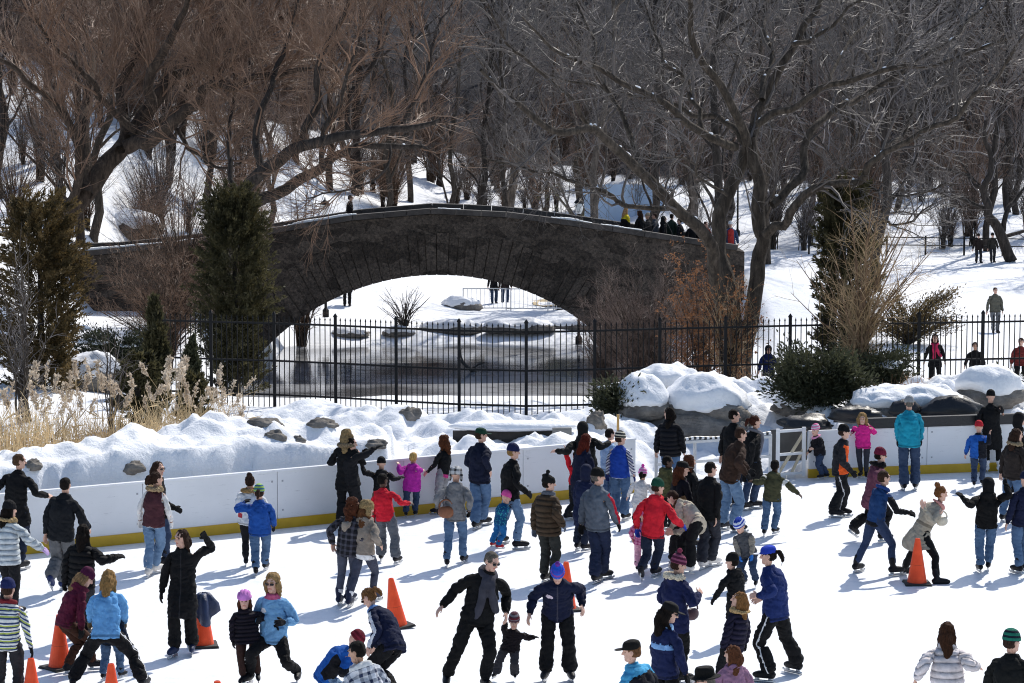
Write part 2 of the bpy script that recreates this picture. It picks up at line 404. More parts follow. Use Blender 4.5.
TM['trapper'] = Tmpl('hat', [loft([(1.645, 0, -.005, .104, .122), (1.7, 0, -.006, .108, .124), (1.75, 0, -.01, .09, .105), (1.785, 0, -.01, .05, .06)])] + [ell((g * .098, -.01, 1.6), (.026, .05, .075)) for g in (-1, 1)], .011, 1, 'head', rough=lambda co: .009 * vnoise(co * 70))
def hw(co):
    W = np.zeros((len(co), NB)); t = sstep(1.42, 1.56, co[:, 2]); W[:, BI['head']] = t; W[:, BI['chest']] = 1 - t; return W
TM['hood'] = Tmpl('hood', [ell((0, -.028, 1.655), (.112, .118, .128)), limb([(0, -.04, 1.5), (0, -.03, 1.6)], [.1, .1])], .013, 3, hw, rough=lambda co: .005 * fbm(co * 16, 2))
def hairn(a, fr=45): return lambda co: a * vnoise(np.stack([co[:, 0] * fr, co[:, 1] * fr, co[:, 2] * fr * .35], 1))
HS = [ell((0, -.012, 1.672), (.084, .098, .09)), ell((0, -.03, 1.62), (.076, .075, .06))]
TM['short'] = Tmpl('hair', HS, .010, 2, 'head', rough=hairn(.007, 60))
LONG = HS + [ell((0, -.05, 1.56), (.085, .055, .11)), limb([(0, -.07, 1.6), (0, -.095, 1.47), (0, -.12, 1.36)], [.075, .07, .05])] + [limb([(g * .07, -.005, 1.65), (g * .082, -.01, 1.55), (g * .085, -.02, 1.44)], [.03, .034, .02]) for g in (-1, 1)]
TM['long'] = Tmpl('hair', LONG, .012, 2, hw, rough=hairn(.013, 70))
TM['curly'] = Tmpl('hair', LONG + [ell((g * .085, .0, 1.6), (.045, .06, .09)) for g in (-1, 1)] + [ell((0, -.02, 1.70), (.1, .1, .075))], .012, 2, hw, rough=lambda co: .016 * vnoise(co * 42))
TM['ponytail'] = Tmpl('hair', HS + [limb([(0, -.1, 1.68), (0, -.15, 1.67), (0, -.175, 1.58), (0, -.17, 1.48)], [.025, .034, .034, .014])], .010, 2, hw, rough=hairn(.010, 70))
TM['bun'] = Tmpl('hair', HS + [ell((0, -.09, 1.765), (.05, .05, .045))], .010, 2, 'head', rough=hairn(.010, 70))
TM['fur'] = Tmpl('fur_collar', [ringtube((0, -.035, 1.48), .115, .105, .042, .02), ell((0, -.14, 1.47), (.11, .05, .05))], .013, 1, hw, rough=lambda co: .016 * vnoise(co * 60))
TM['scarf'] = Tmpl('scarf', [ringtube((0, .0, 1.475), .085, .09, .036, -.012)], .012, 2, hw, rough=lambda co: .008 * fbm(co * np.array([20, 20, 45]), 2))
TM['scarf_long'] = Tmpl('scarf', [ringtube((0, .0, 1.475), .088, .092, .038, -.012), limb([(.05, .11, 1.46), (.05, .16, 1.34), (.03, .165, 1.15), (.04, .165, .95)], [.035, .045, .05, .045]), limb([(-.03, .11, 1.46), (-.04, .16, 1.34), (-.1, .16, 1.2), (-.16, .14, 1.08)], [.035, .045, .05, .045])], .013, 2,
    lambda co: (lambda W: W)(hw(co)), rough=lambda co: .01 * fbm(co * np.array([30, 30, 9]), 2))
TM['glasses'] = Tmpl('glasses', [loft([(1.636, g * .033, .1, .026, .012), (1.66, g * .033, .1, .028, .012)]) for g in (-1, 1)] + [limb([(-.06, .095, 1.655), (.06, .095, 1.655)], [.006, .006], 6)] + [limb([(g * .075, .07, 1.655), (g * .083, -.01, 1.65)], [.004, .004], 6) for g in (-1, 1)], .007, 1, 'head', raw=True)
def BOOTW(s):
    def fn(co):
        W = np.zeros((len(co), NB)); t = sstep(.09, .17, co[:, 2]); W[:, BI['shin' + s]] = t; W[:, BI['foot' + s]] = 1 - t; return W
    return fn
for g, s in ((-1, 'L'), (1, 'R')):
    x = g * LX(.085)
    TM['boot' + s] = Tmpl('skate', [limb([(x, -.02, .22), (x, -.015, .14), (x, -.01, .075)], [.05, .05, .048]), limb([(x, -.055, .05), (x, .05, .052), (x, .14, .043), (x, .185, .036)], [.05, .052, .046, .034]), loft([(0, x, .055, .042, .14), (.018, x, .055, .044, .142)])], .0125, 1, BOOTW(s))
    b = Buf(); b.box((x, .06, -.045), (.007, .31, .036)); b.box((x, .15, -.012), (.02, .06, .03)); b.box((x, -.03, -.012), (.02, .06, .03)); b.box((x, .225, -.03), (.006, .03, .03))
    TM['blade' + s] = Tmpl('blade', [(np.concatenate(b.v), [list(qq) for f in b.f for qq in f])], bones='foot' + s, raw=True)
    m = TM['body']; hm = m.W[:, BI['hand' + s]] > .35
    lp = np.empty(len(m.me.loops), np.int32); m.me.loops.foreach_get('vertex_index', lp)
    st = np.concatenate([[0], np.cumsum(m.nt)[:-1]])
    fs = [lp[a:a + n] for a, n in zip(st, m.nt) if hm[lp[a:a + n]].all()]
    ids = np.unique(np.concatenate(fs)); mp = {int(k): i for i, k in enumerate(ids)}
    TM['glove' + s] = Tmpl('glove', [(m.co[ids] + m.nr[ids] * .006, [[mp[int(i)] for i in ff] for ff in fs])], raw=True, bones=['farm' + s, 'hand' + s], wsm=2)

# cloth materials read the rest pose so a check or stripe follows the garment
CM = {}
def cloth(col, pat=None, c2=None, c3=None, rough=.85):
    key = (str(col), pat, str(c2), str(c3), rough)
    if key in CM: return CM[key]
    t = NT('cloth_' + str(len(CM))); c = s2l(col); v = t.coords('rest')
    n1 = t.noise(v, 9, 4, .6)
    def mix(f, a, b):
        m = t.node('ShaderNodeMix', data_type='RGBA'); t.link(f, m.inputs[0])
        for sock, x in ((m.inputs[6], a), (m.inputs[7], b)):
            if isinstance(x, tuple): sock.default_value = (*x, 1)
            else: t.link(x, sock)
        return m.outputs[2]
    colr = t.ramp(n1, [(.3, mul(c, .8)), (.7, mul(c, 1.22))])
    sep = t.node('ShaderNodeSeparateXYZ'); t.link(v, sep.inputs[0])
    def mth(op, a, b=None):
        m = t.node('ShaderNodeMath', operation=op)
        for i, x in enumerate((a, b)):
            if x is None: continue
            if isinstance(x, (int, float)): m.inputs[i].default_value = x
            else: t.link(x, m.inputs[i])
        return m.outputs[0]
    def band(axis, per, duty, off=0):
        return mth('LESS_THAN', mth('FRACT', mth('ADD', mth('MULTIPLY', sep.outputs[axis], 1 / per), off + 10)), duty)
    if pat == 'stripes':
        colr = mix(band(2, .05, .42), colr, s2l(c2))
        if c3: colr = mix(band(2, .1, .2, .3), colr, s2l(c3))
    elif pat == 'hatstripe':
        colr = mix(band(2, .055, .45, .2), colr, s2l(c2))
        if c3: colr = mix(band(2, .11, .22, .5), colr, s2l(c3))
    elif pat == 'plaid':
        h = band(2, .09, .4); u = band(0, .09, .4)
        colr = mix(mth('MULTIPLY', mth('ADD', h, u), .5), colr, s2l(c2))
    elif pat == 'spots':
        vo = t.node('ShaderNodeTexVoronoi'); vo.inputs['Scale'].default_value = 22; t.link(v, vo.inputs['Vector'])
        colr = mix(mth('LESS_THAN', vo.outputs['Distance'], .33), colr, s2l(c2))
    elif pat == 'denim':
        colr = mix(mth('MULTIPLY', t.noise(v, 3.2, 2), .75), colr, mul(c, 1.5))
    elif pat == 'fur':
        colr = t.ramp(t.noise(v, 60, 3), [(.35, mul(c, .55)), (.65, mul(c, 1.35))])
    elif pat == 'hair':
        st = t.node('ShaderNodeMapping'); st.inputs['Scale'].default_value = (1, 1, .15); t.link(v, st.inputs['Vector'])
        colr = t.ramp(t.noise(st.outputs[0], 95, 3), [(.3, mul(c, .55)), (.7, mul(c, 1.5))])
    t.base(colr); t.rough(rough, .18)
    if pat == 'quilt':
        hh = mth('POWER', mth('ABSOLUTE', mth('SINE', mth('MULTIPLY', sep.outputs[2], math.pi / .085))), .35); n0 = t.bump(hh, 1.0, .035)
        t.bump(t.noise(v, 26, 5, .65), .8, .016, n0); CM[key] = t.m; return t.m
    t.bump(t.noise(v, 26 if pat != 'hair' else 120, 5, .65), .8, .016)
    CM[key] = t.m; return t.m
def skin_mats(tone, hairc):
    key = ('skin', tone, hairc)
    if key in CM: return CM[key]
    base = {'light': (.60, .36, .27), 'mid': (.42, .24, .16), 'dark': (.085, .043, .027)}[tone]
    t = NT('skin_' + tone + str(len(CM))); v = t.coords('rest')
    t.base(t.ramp(t.noise(v, 30, 3), [(.3, mul(base, .88)), (.7, mul(base, 1.1))])); t.rough(.5, .35)
    t.b.inputs['Subsurface Weight'].default_value = 0
    lips = plain('lips_' + tone, mul((base[0] * .8, base[1] * .45, base[2] * .45), 1), .45, .05)
    CM[key] = [t.m, lips, plain('eye_dark', (.02, .016, .014), .2, .05), cloth(hairc, 'hair', rough=.6)]
    return CM[key]
def inst(tm, name, M, mats, parent=None, zones=None, amp=0, seed=0, infl=0, xs=None):
    t = TM[tm]; me = t.me.copy(); me.name = name
    co = t.co
    if tm == 'body': co = co - t.nr * (.026 * COVER)[:, None]
    if amp or infl:
        o = np.array([seed * 3.7, seed * 1.3, seed * 2.1])
        sk_ = co @ np.array([[1, .25, .3], [.2, 1, -.25], [-.3, .2, 1]])
        d = amp * (.55 * fbm(co * np.array([6, 6, 9]) + o, 2) + .45 * fbm(co * 21 + o, 2) - 1.15 * (1 - np.abs(vnoise(sk_ * np.array([7, 7, 17]) + o * 2))) ** 5 - .6 * (1 - np.abs(vnoise(sk_ * np.array([13, 13, 24]) + o * 3))) ** 6) if amp else 0
        co = co + t.nr * (d + infl)[:, None] if amp else co + t.nr * infl
    B = t.W @ M.reshape(NB, 12); B = B.reshape(-1, 3, 4)
    p = np.einsum('vij,vj->vi', B[:, :, :3], co) + B[:, :, 3]
    me.vertices.foreach_set('co', p.astype(np.float32).ravel())
    for m in mats: me.materials.append(m)
    if zones:
        mi = np.zeros(len(t.nt), np.int32)
        for k, fn in enumerate(zones): mi[fn(t.cen, t.fn)] = k + 1
        me.polygons.foreach_set('material_index', mi)
    me.update()
    ob = bpy.data.objects.new(name, me); COL.objects.link(ob)
    if parent is not None: ob.parent = parent
    return ob
_W = TM['body'].W; COVER = np.clip(1 - 1.6 * (_W[:, BI['head']] + _W[:, BI['neck']] + _W[:, BI['handL']] + _W[:, BI['handR']]), 0, 1) * (1 - .6 * (_W[:, BI['farmL']] + _W[:, BI['farmR']]))
def unit(v): v = np.asarray(v, float); return v / (np.linalg.norm(v) + 1e-9)
def ik(a, b, l1, l2, pole):
    d = b - a; L = np.linalg.norm(d); mx = (l1 + l2) * .995
    if L > mx: b = a + d / L * mx; L = mx
    if L < abs(l1 - l2) + .02: L = abs(l1 - l2) + .02
    u = unit(b - a); x = (l1 * l1 - l2 * l2 + L * L) / (2 * L); h = math.sqrt(max(l1 * l1 - x * x, 0))
    p = unit(pole - u * (pole @ u)); return a + u * x + p * h, b, p
# zones on the rest pose (c = face centres, n = face normals)
Z = {
 'sleeves': lambda c, n: (np.abs(c[:, 0]) > .215) & (c[:, 2] < 1.40),
 'shoulders': lambda c, n: (c[:, 2] > 1.27 - .0 * c[:, 0]) & (c[:, 2] < 1.5),
 'front': lambda c, n: (c[:, 1] > .07) & (np.abs(c[:, 0]) < .12),
 'frontpanel': lambda c, n: (c[:, 1] > .0) & (np.abs(c[:, 0]) < .2) & (c[:, 2] < 1.42),
 'side': lambda c, n: (np.abs(c[:, 0]) > .12) & (np.abs(c[:, 0]) < .23) & (c[:, 2] < 1.3),
 'rightside': lambda c, n: (c[:, 0] > .03) & (c[:, 1] < .2) & (c[:, 2] < 1.28),
 'zip': lambda c, n: (c[:, 1] > .05) & (np.abs(c[:, 0]) < .011),
 'chestband': lambda c, n: (np.abs(c[:, 2] - 1.22) < .028) & (np.abs(c[:, 0]) < .24),
 'emblem': lambda c, n: (c[:, 1] > .05) & (np.hypot(c[:, 0] - .1, (c[:, 2] - 1.30)) < .042),
 'legstripe': lambda c, n: (np.abs(c[:, 1]) < .014) & (np.abs(c[:, 0]) > .05 + .095 + (.88 - c[:, 2]) * .13) & (c[:, 2] < .9),
 'armstripe': lambda c, n: (np.abs(c[:, 0]) > .2) & (np.abs(c[:, 1] + .01) < .028) & (n[:, 2] > .2),
 'armband': lambda c, n: (np.abs((np.abs(c[:, 0]) - c[:, 2] + 1.41 - .175) * A45 - .1) < .045) & (np.abs(c[:, 0]) > .2),
 'cuffs': lambda c, n: (np.abs(c[:, 0]) - c[:, 2] > -.545) & (np.abs(c[:, 0]) > .45),
 'band': lambda c, n: (c[:, 2] < .855) & (c[:, 2] > .83) & (np.abs(c[:, 0]) < .3),
 'collar': lambda c, n: (c[:, 2] > 1.45) & (np.abs(c[:, 0]) < .16),
 'hem': lambda c, n: (c[:, 2] < .90) & (np.abs(c[:, 0]) < .3),
 'pom': lambda c, n: c[:, 2] > 1.80,
 'cuff': lambda c, n: c[:, 2] < 1.698,
 'top': lambda c, n: c[:, 2] > 1.735,
 'brim': lambda c, n: (c[:, 1] > .112),
 'sock': lambda c, n: c[:, 2] < .2,
}
def zones_of(spec, base):
    """[(zone, colour)] -> functions, materials"""
    fs = []; ms = []
    for z, c in spec or []:
        fs.append(Z[z] if isinstance(z, str) else z); ms.append(cloth(c) if not isinstance(c, tuple) or isinstance(c[0], float) else cloth(*c))
    return fs, ms
def mat_of(c): return cloth(*c) if isinstance(c, tuple) and isinstance(c[0], str) else cloth(c)
BODY_FACE = dict(
    lips=lambda c, n: (c[:, 1] > .075) & (np.abs(c[:, 0]) < .022) & (np.abs(c[:, 2] - 1.586) < .0085),
    eye=lambda c, n: (c[:, 1] > .06) & (np.hypot((np.abs(c[:, 0]) - .031) / 1.4, c[:, 2] - 1.648) < .0085),
    brow=lambda c, n: (c[:, 1] > .07) & (np.abs(np.abs(c[:, 0]) - .033) < .02) & (np.abs(c[:, 2] - 1.6745) < .0055))
NP = [0]
def person(label, top, H=1.7, yaw=0, feet=None, lh=None, rh=None, hip=None, hy=None, hp=8, dy=0, z0=0., fem=False, Y=None,
           jacket=('jacket', '#222222'), trousers=('jeans', ('#3a4a66', 'denim')), hat=None, hair=('short', '#2a1c12'), skin='light',
           gloves=None, skates='#15151a', blade=True, scarf=None, fur=None, glasses=None, jz=None, tz=None, hz=None, sleeves=None, shirt=None,
           group='ice skaters on the rink', kick=None, amp=.016, spread=1.0, cat='person', sit=False, extra_infl=0, fold=None):
    NP[0] += 1; seed = NP[0]; r = random.Random(seed)
    Hb = H - .065 - (.03 if hat else 0)
    s0 = Hb / 1.75; hs = s0 + (1 - s0) * .62; sb = (Hb - .22 * hs) / 1.53
    g = sb + (1 - sb) * .28
    g *= 1.11; hs *= .975
    if fem: g *= .94
    ya = R(yaw); f = np.array([math.sin(ya), math.cos(ya), 0]); lat = np.array([f[1], -f[0], 0])      # lat = own right
    lift = .062 if blade else .0
    if feet is None:
        k = H / CAMZ if z0 == 0 else None
        yf = (top[1] - 95 * k) / (1 - k); feet = (top[0], yf)
    if np.ndim(feet[0]) == 0:
        c = gp(feet[0], feet[1], z0) if Y is None else at(feet[0], feet[1], Y)
        st = r.uniform(-.12, .12)
        FL = c - lat * .1 * spread + f * st; FR = c + lat * .1 * spread - f * st
    else:
        FL, FR = [gp(*p, z0) if Y is None else at(*p, Y) for p in feet]
    if z0 == 0 and Y is None:                      # keep everyone on the ice side of the boards
        over = max(float(q_[1] - lineY(q_[0])) + .24 for q_ in (FL, FR))
        if over > 0:
            for q_ in (FL, FR): q_[:2] *= 1 - over / q_[1] * 1.25
    mid = (FL + FR) / 2; Y0 = mid[1]
    HT = at(top[0], top[1], Y0 + dy)
    if hat in ('pom', 'slouch'): HT = HT - np.array([0, 0, .08 * hs])
    elif hat: HT = HT - np.array([0, 0, .035 * hs])
    elif hair: HT = HT - np.array([0, 0, .01])
    AL = FL + np.array([0, 0, .085 * sb + lift]); AR = FR + np.array([0, 0, .085 * sb + lift])
    pitchL = pitchR = 0
    if kick:
        if 'l' in kick: AL[2] += .13 * sb; pitchL = -.55
        if 'r' in kick: AR[2] += .13 * sb; pitchR = -.55
    if hip is not None:
        PV = at(hip[0], hip[1], Y0 + (hip[2] if len(hip) > 2 else 0))
    else:
        PV = mid + (HT - mid) * .42; PV[2] = mid[2] + .90 * sb + lift
    legL = .795 * sb * .99
    for A, sg in ((AL, -1), (AR, 1)):
        for _ in range(3):
            hj = PV + lat * sg * .095 * g - np.array([0, 0, .02 * sb]); d = hj - A; h2 = d[0] ** 2 + d[1] ** 2
            if d @ d > legL ** 2: PV[2] -= max(0, d[2] - math.sqrt(max(legL ** 2 - h2, .05)))
    Lt = .62 * sb + .22 * hs; dv = HT - PV; dd = np.linalg.norm(dv)
    if dd < Lt * .985:
        sy = 1 if f[1] >= -.15 else -1; tt = math.sqrt(max((Lt * .985) ** 2 - dv[0] ** 2 - dv[2] ** 2, 0)); dv = np.array([dv[0], sy * max(tt, abs(dv[1])), dv[2]])
    u = unit(dv)
    fw = unit(f - u * (f @ u)); la = np.cross(fw, u); la = unit(la)
    if la @ lat < 0: la = -la
    Ltor = .55 * sb
    bend = fw * -.03 * (1 if u[2] > .9 else 1.6) * sb
    J = {}
    J['pelvis'] = (PV, PV + u * .16 * sb + bend * .6); J['spine'] = (J['pelvis'][1], PV + u * .34 * sb + bend); NK = PV + u * Ltor
    J['chest'] = (J['spine'][1], NK)
    up = unit(u * .55 + np.array([0, 0, 1.]) * .6); 
    hyr = R(hy if hy is not None else yaw + r.uniform(-12, 12)); hpr = R(hp)
    hf = np.array([math.sin(hyr), math.cos(hyr), 0])
    look = unit(hf * math.cos(hpr) - np.array([0, 0, 1.]) * math.sin(hpr)); hup = unit(np.array([0, 0, 1.]) - look * look[2])
    hup = unit(hup * .8 + u * .25); HB = NK + up * .08 * sb
    J['neck'] = (NK, HB); J['head'] = (HB, HB + hup * .22 * hs)
    hint = {k: fw for k in ('pelvis', 'spine', 'chest', 'neck')}; hint['head'] = look
    for sg, s, tgt in ((-1, 'L', lh), (1, 'R', rh)):
        S = PV + u * .492 * sb + la * sg * .172 * g + fw * -.005
        if tgt is None:
            h = S + np.array([0, 0, -.62 * sb]) + la * sg * (.10 + r.uniform(0, .05)) + f * r.uniform(-.02, .14)
        else:
            h = at(tgt[0], tgt[1], S[1] + (tgt[2] if len(tgt) > 2 else 0))
        rl = h - PV; tt_ = rl @ u; a_ = rl @ la; b_ = rl @ fw
        if tgt is not None and -.12 * sb < tt_ < Ltor and abs(a_) < .21 * g and abs(b_) < .235 * g: h = h + fw * ((.25 * g if b_ > -.06 else -.25 * g) - b_)
        pole = -f * .6 + la * sg * .3 - np.array([0, 0, .35])
        e, hd, p = ik(S, h, .29 * sb, .34 * sb, pole)
        fd = unit(hd - e); wrist = e + fd * .25 * sb
        J['uarm' + s] = (S, e); J['farm' + s] = (e, wrist); J['hand' + s] = (wrist, wrist + fd * .18 * sb)
        for n in ('uarm', 'farm', 'hand'): hint[n + s] = p
    for sg, s, A, FP, pt in ((-1, 'L', AL, FL, pitchL), (1, 'R', AR, FR, pitchR)):
        hj = PV + la * sg * .095 * g - u * .02 * sb
        k, A2, p = ik(hj, A, .39 * sb, .405 * sb, f + la * sg * .12)
        J['thigh' + s] = (hj, k); J['shin' + s] = (k, A2); hint['thigh' + s] = p; hint['shin' + s] = p
        fd = unit(f + lat * sg * .22); fd = unit(fd * math.cos(pt) + np.array([0, 0, math.sin(pt)]))
        J['foot' + s] = (A2, A2 + fd * .18 * sb); hint['foot' + s] = np.array([0, 0, 1.])
    M = np.zeros((NB, 3, 4))
    for b in BN:
        Fr, Lr = RF[b]; Fp, Lp = frame(*J[b], hint[b])
        gg = hs if b in ('head',) else (hs * .6 + g * .4 if b == 'neck' else (sb if b[:4] in ('foot', 'hand') else g))
        A = Fp @ np.diag([gg, gg, Lp / Lr]) @ Fr.T
        M[BI[b], :, :3] = A; M[BI[b], :, 3] = np.asarray(J[b][0]) - A @ np.asarray(RJ[b][0], float)
    base = np.array([PV[0], PV[1], z0 if Y is None else mid[2]])
    M[:, :, 3] -= base
    hcol = hair[1] if hair else '#201510'
    root = inst('body', 'person', M, skin_mats(skin, hcol), None, [BODY_FACE['lips'], BODY_FACE['eye'], BODY_FACE['brow']])
    root.location = base; tag(root, label, cat, group)
    def put(tm, name, col, zs=None, a=0, infl=0):
        fs, ms = zones_of(zs, col); return inst(tm, name, M, [mat_of(col)] + ms, root, fs, a, seed, infl)
    jt = jacket[0]
    jn = {'coat': 'coat', 'coat_mid': 'coat', 'coat_flare': 'coat', 'vest': 'vest', 'sweater': 'sweater', 'hoodie': 'hoodie'}.get(jt, 'jacket')
    fa = fold if fold is not None else amp
    if jt in ('jacket', 'hoodie', 'sweater', 'jacket_slim') and isinstance(jacket[1], str):
        dk = tuple(x * .55 for x in s2l(jacket[1])); jz = [('cuffs', dk), ('band', dk)] + list(jz or [])
    if 'puffer' in jt and isinstance(jacket[1], str): jacket = (jt, (jacket[1], 'quilt'))
    put(jt, jn, jacket[1], jz, fa * (.55 if 'puffer' in jt else 1), 0)
    if shirt: put('sweater', 'sweater', shirt, None, fa * .7, -.006)
    put(trousers[0], 'trousers', trousers[1], tz, fa * (.9 if trousers[0] != 'slim' else .35))
    if hat:
        hn = {'cap': 'cap', 'helmet': 'helmet', 'hood': 'hood'}.get(hat, 'hat')
        put(hat, hn, hat_col(hz), hz[1:] if isinstance(hz, list) else None)
    if hair and hair[0] != 'none': put(hair[0], 'hair', (hair[1], 'hair'), None)
    if fur: put('fur', 'fur_collar', (fur, 'fur'))
    if scarf: put(*(('scarf_long' if scarf[0] == 'long' else 'scarf'), 'scarf', scarf[1]))
    if glasses: inst('glasses', 'glasses', M, [plain('dark_lens', (.012, .012, .014), .15, .02)], root)
    if gloves:
        for s in 'LR': put('glove' + s, 'glove', gloves)
    for s in 'LR':
        sk_ = inst('boot' + s, 'skate' if blade else 'shoe', M, [cloth(skates, rough=.45)], root)
        if blade: inst('blade' + s, 'blade', M, [plain('blade_steel', (.55, .56, .58), .3, .05, metal=.8)], sk_)
    return root, J
def hat_col(hz):
    if isinstance(hz, list): return hz[0]
    return hz or '#141414'
# ================================================================== setting
def lineY(x):                                   # the rink edge: oblique boards on the left, straighter ones on the right
    x = np.asarray(x, float)
    return np.where(x < 3.9, 40.35 + .622 * (x + 6.88), 47.8 + .24 * (x - 5.72) - .35 * sstep(5.7, 3.9, x))
PX = np.array([-16, -12.6, -9.4, -6, -3, 0, 3.3, 6.8, 10, 13, 16, 22]); PZ = np.array([1.5, 1.85, 2.3, 2.85, 3.1, 2.95, 2.5, 1.96, 1.5, 1.0, .3, -.6])
def deckz(x): return np.interp(x, PX, PZ)
WATER = -3.0
def height(x, y):
    x = np.asarray(x, float); y = np.asarray(y, float); P = np.stack([x, y, 0 * x], -1).reshape(-1, 3)
    n = lambda sc, o=4, off=0: fbm(P * np.array([sc, sc, 1]) + off, o).reshape(x.shape)
    s = y - lineY(x)
    # bank behind the boards
    s0 = s; s = s + np.where(s > .2, .28 * n(1.3, 3, 61) + .10 * n(4.5, 2, 63), 0) * sstep(.1, .5, s) * (1 - sstep(5, 9, s)); s = np.where(s0 > .2, np.maximum(s, .16), s0)
    left = sstep(1, -3, x)
    crest = .98 + .33 * left + .12 * n(.9, 3, 5)
    left_mound = crest * sstep(.1, .55, s) + .55 * np.exp(-((x + 4.9) / 1.6) ** 2 - ((s - 1.9) / 1.1) ** 2) + .22 * np.exp(-((x + 7.2) / 1.1) ** 2 - ((s - 1.4) / .8) ** 2)
    fall = .25 + .3 * sstep(-5, -12, x)                                        # ground behind the reeds
    b = left_mound * (1 - sstep(1.6, 5.5, s)) + fall * sstep(1.6, 5.5, s)
    mid = .8 - .9 * sstep(1, 12.5, s) + .22 * n(.8, 4, 9) * sstep(.3, 1, s)
    b = np.where(x < -2.2, b * sstep(-1.2, -2.4, x) + mid * (1 - sstep(-1.2, -2.4, x)), mid)
    gap = sstep(1.9, 2.6, x) * (1 - sstep(5.2, 5.9, x))
    right = sstep(5.0, 6.5, x)
    rb = .68 + .32 * sstep(.5, 3.5, s) + .12 * np.sin(x * 1.1 + y * .6) - .85 * sstep(5.0, 11.5, s)
    gb = .06 + .5 * sstep(1.2, 4.5, s) + .4 * sstep(3, 6, s) - .5 * sstep(7, 12, s)
    b = b * (1 - sstep(1.2, 2.6, x)) + gb * sstep(1.2, 2.6, x) * (1 - right) + rb * right
    lump = np.abs(n(1.25, 3, 31)); lump2 = n(3.1, 3, 77)
    rocky = sstep(.3, 1.2, s) * (1 - sstep(11, 16, s))
    for mx_, my_, mh_, mr_ in ((-4.6, 54.3, .95, 1.25), (-2.7, 52.6, .5, 1.3), (-5.3, 50.6, .62, 1.0), (-1.3, 51.5, .32, 1.1), (-6.6, 53.5, .45, 1.2), (-3.4, 49.3, .34, .9)):
        b = b + mh_ * np.exp(-(((x - mx_) / mr_) ** 2 + ((y - my_) / (mr_ * .9)) ** 2) ** 1.2)
    b = b + rocky * ((.62 - .30 * left) * (lump - .18) + .16 * lump2 + .28 * left * n(.42, 3, 55))
    # beyond the fence
    pond = np.exp(-np.maximum(np.abs(x + 2.5) - 7.2, 0) ** 2 / 5) 
    center = -.15 - 3.3 * sstep(60, 84, y)
    rt = -.2 - 1.35 * sstep(62, 80, y); lf = -.3 + 2.7 * sstep(68, 86, y) * sstep(-15.2, -18.5, x) - .9 * sstep(66, 84, y) * sstep(-18.5, -15.0, x)
    far = np.where(x < -2.5, lf, rt) * (1 - pond) + center * pond
    far = far + pond * (.75 + .25 * n(.5, 3, 3)) * sstep(101.5, 106, y) * (1 - .0 * x) + .12 * n(.35, 4, 13)
    # carriage of the bridge ends
    emb = np.exp(-((y - 98) / np.where(y < 98, 1.9 + 5.0 * sstep(7.9, 9.6, x), 6.5)) ** 2) * sstep(6.2, 8.4, np.abs(x + 2.77)) * (1 - sstep(13.5, 20, np.abs(x)))
    far = far * (1 - emb) + (deckz(x) - .95) * emb
    fr_ = sstep(86, 93, y) * (1 - sstep(96, 99, y)) * (sstep(6.4, 9.5, np.abs(x + 2.77)))
    far = far * (1 - fr_) + np.maximum(far, -1.7 + .9 * sstep(5.2, 9.5, -(x + 2.77))) * fr_
    # hills
    hl = 10.5 * sstep(100, 145, y - .15 * x) * sstep(2, -26, x + .05 * (y - 130)) + .9 * n(.16, 4, 21) * sstep(100, 125, y) * sstep(-1, -8, x)
    back = 4.2 * sstep(118, 185, y) + 1.6 * sstep(150, 200, y) * sstep(5, 30, x)
    wood = 26 * sstep(185, 330, y) + 22 * sstep(300, 480, y)
    far = far + hl + back + wood + .5 * n(.07, 4, 41) * sstep(105, 130, y)
    t = sstep(9.5, 16.5, s0)
    h = b * (1 - t) + far * t
    return np.where(s0 < .12, -.35, h)
def hit(px, py, y0=40, y1=260):
    d = ray(px, py); yy = np.arange(y0, y1, .15); t_ = yy / d[1]; z = CAMZ + d[2] * t_; g_ = z - height(d[0] * t_, yy); k = np.argmax(g_ < 0)
    return np.array([d[0] * t_[k], yy[k], z[k]])
def hz_(x, y): return float(height(np.array([x]), np.array([y]))[0])
def snow_mat():
    t = NT('snow'); v = t.coords()
    sepn = t.noise(v, .35, 5)
    t.base(t.ramp(sepn, [(.35, (.80, .82, .86)), (.65, (.9, .91, .925))]))
    t.rough(.65, .3)
    n1 = t.bump(t.noise(v, 5, 6, .64), .5, .08); t.bump(t.noise(v, 24, 5, .65), .4, .02, n1); return t.m
SNOW = snow_mat()
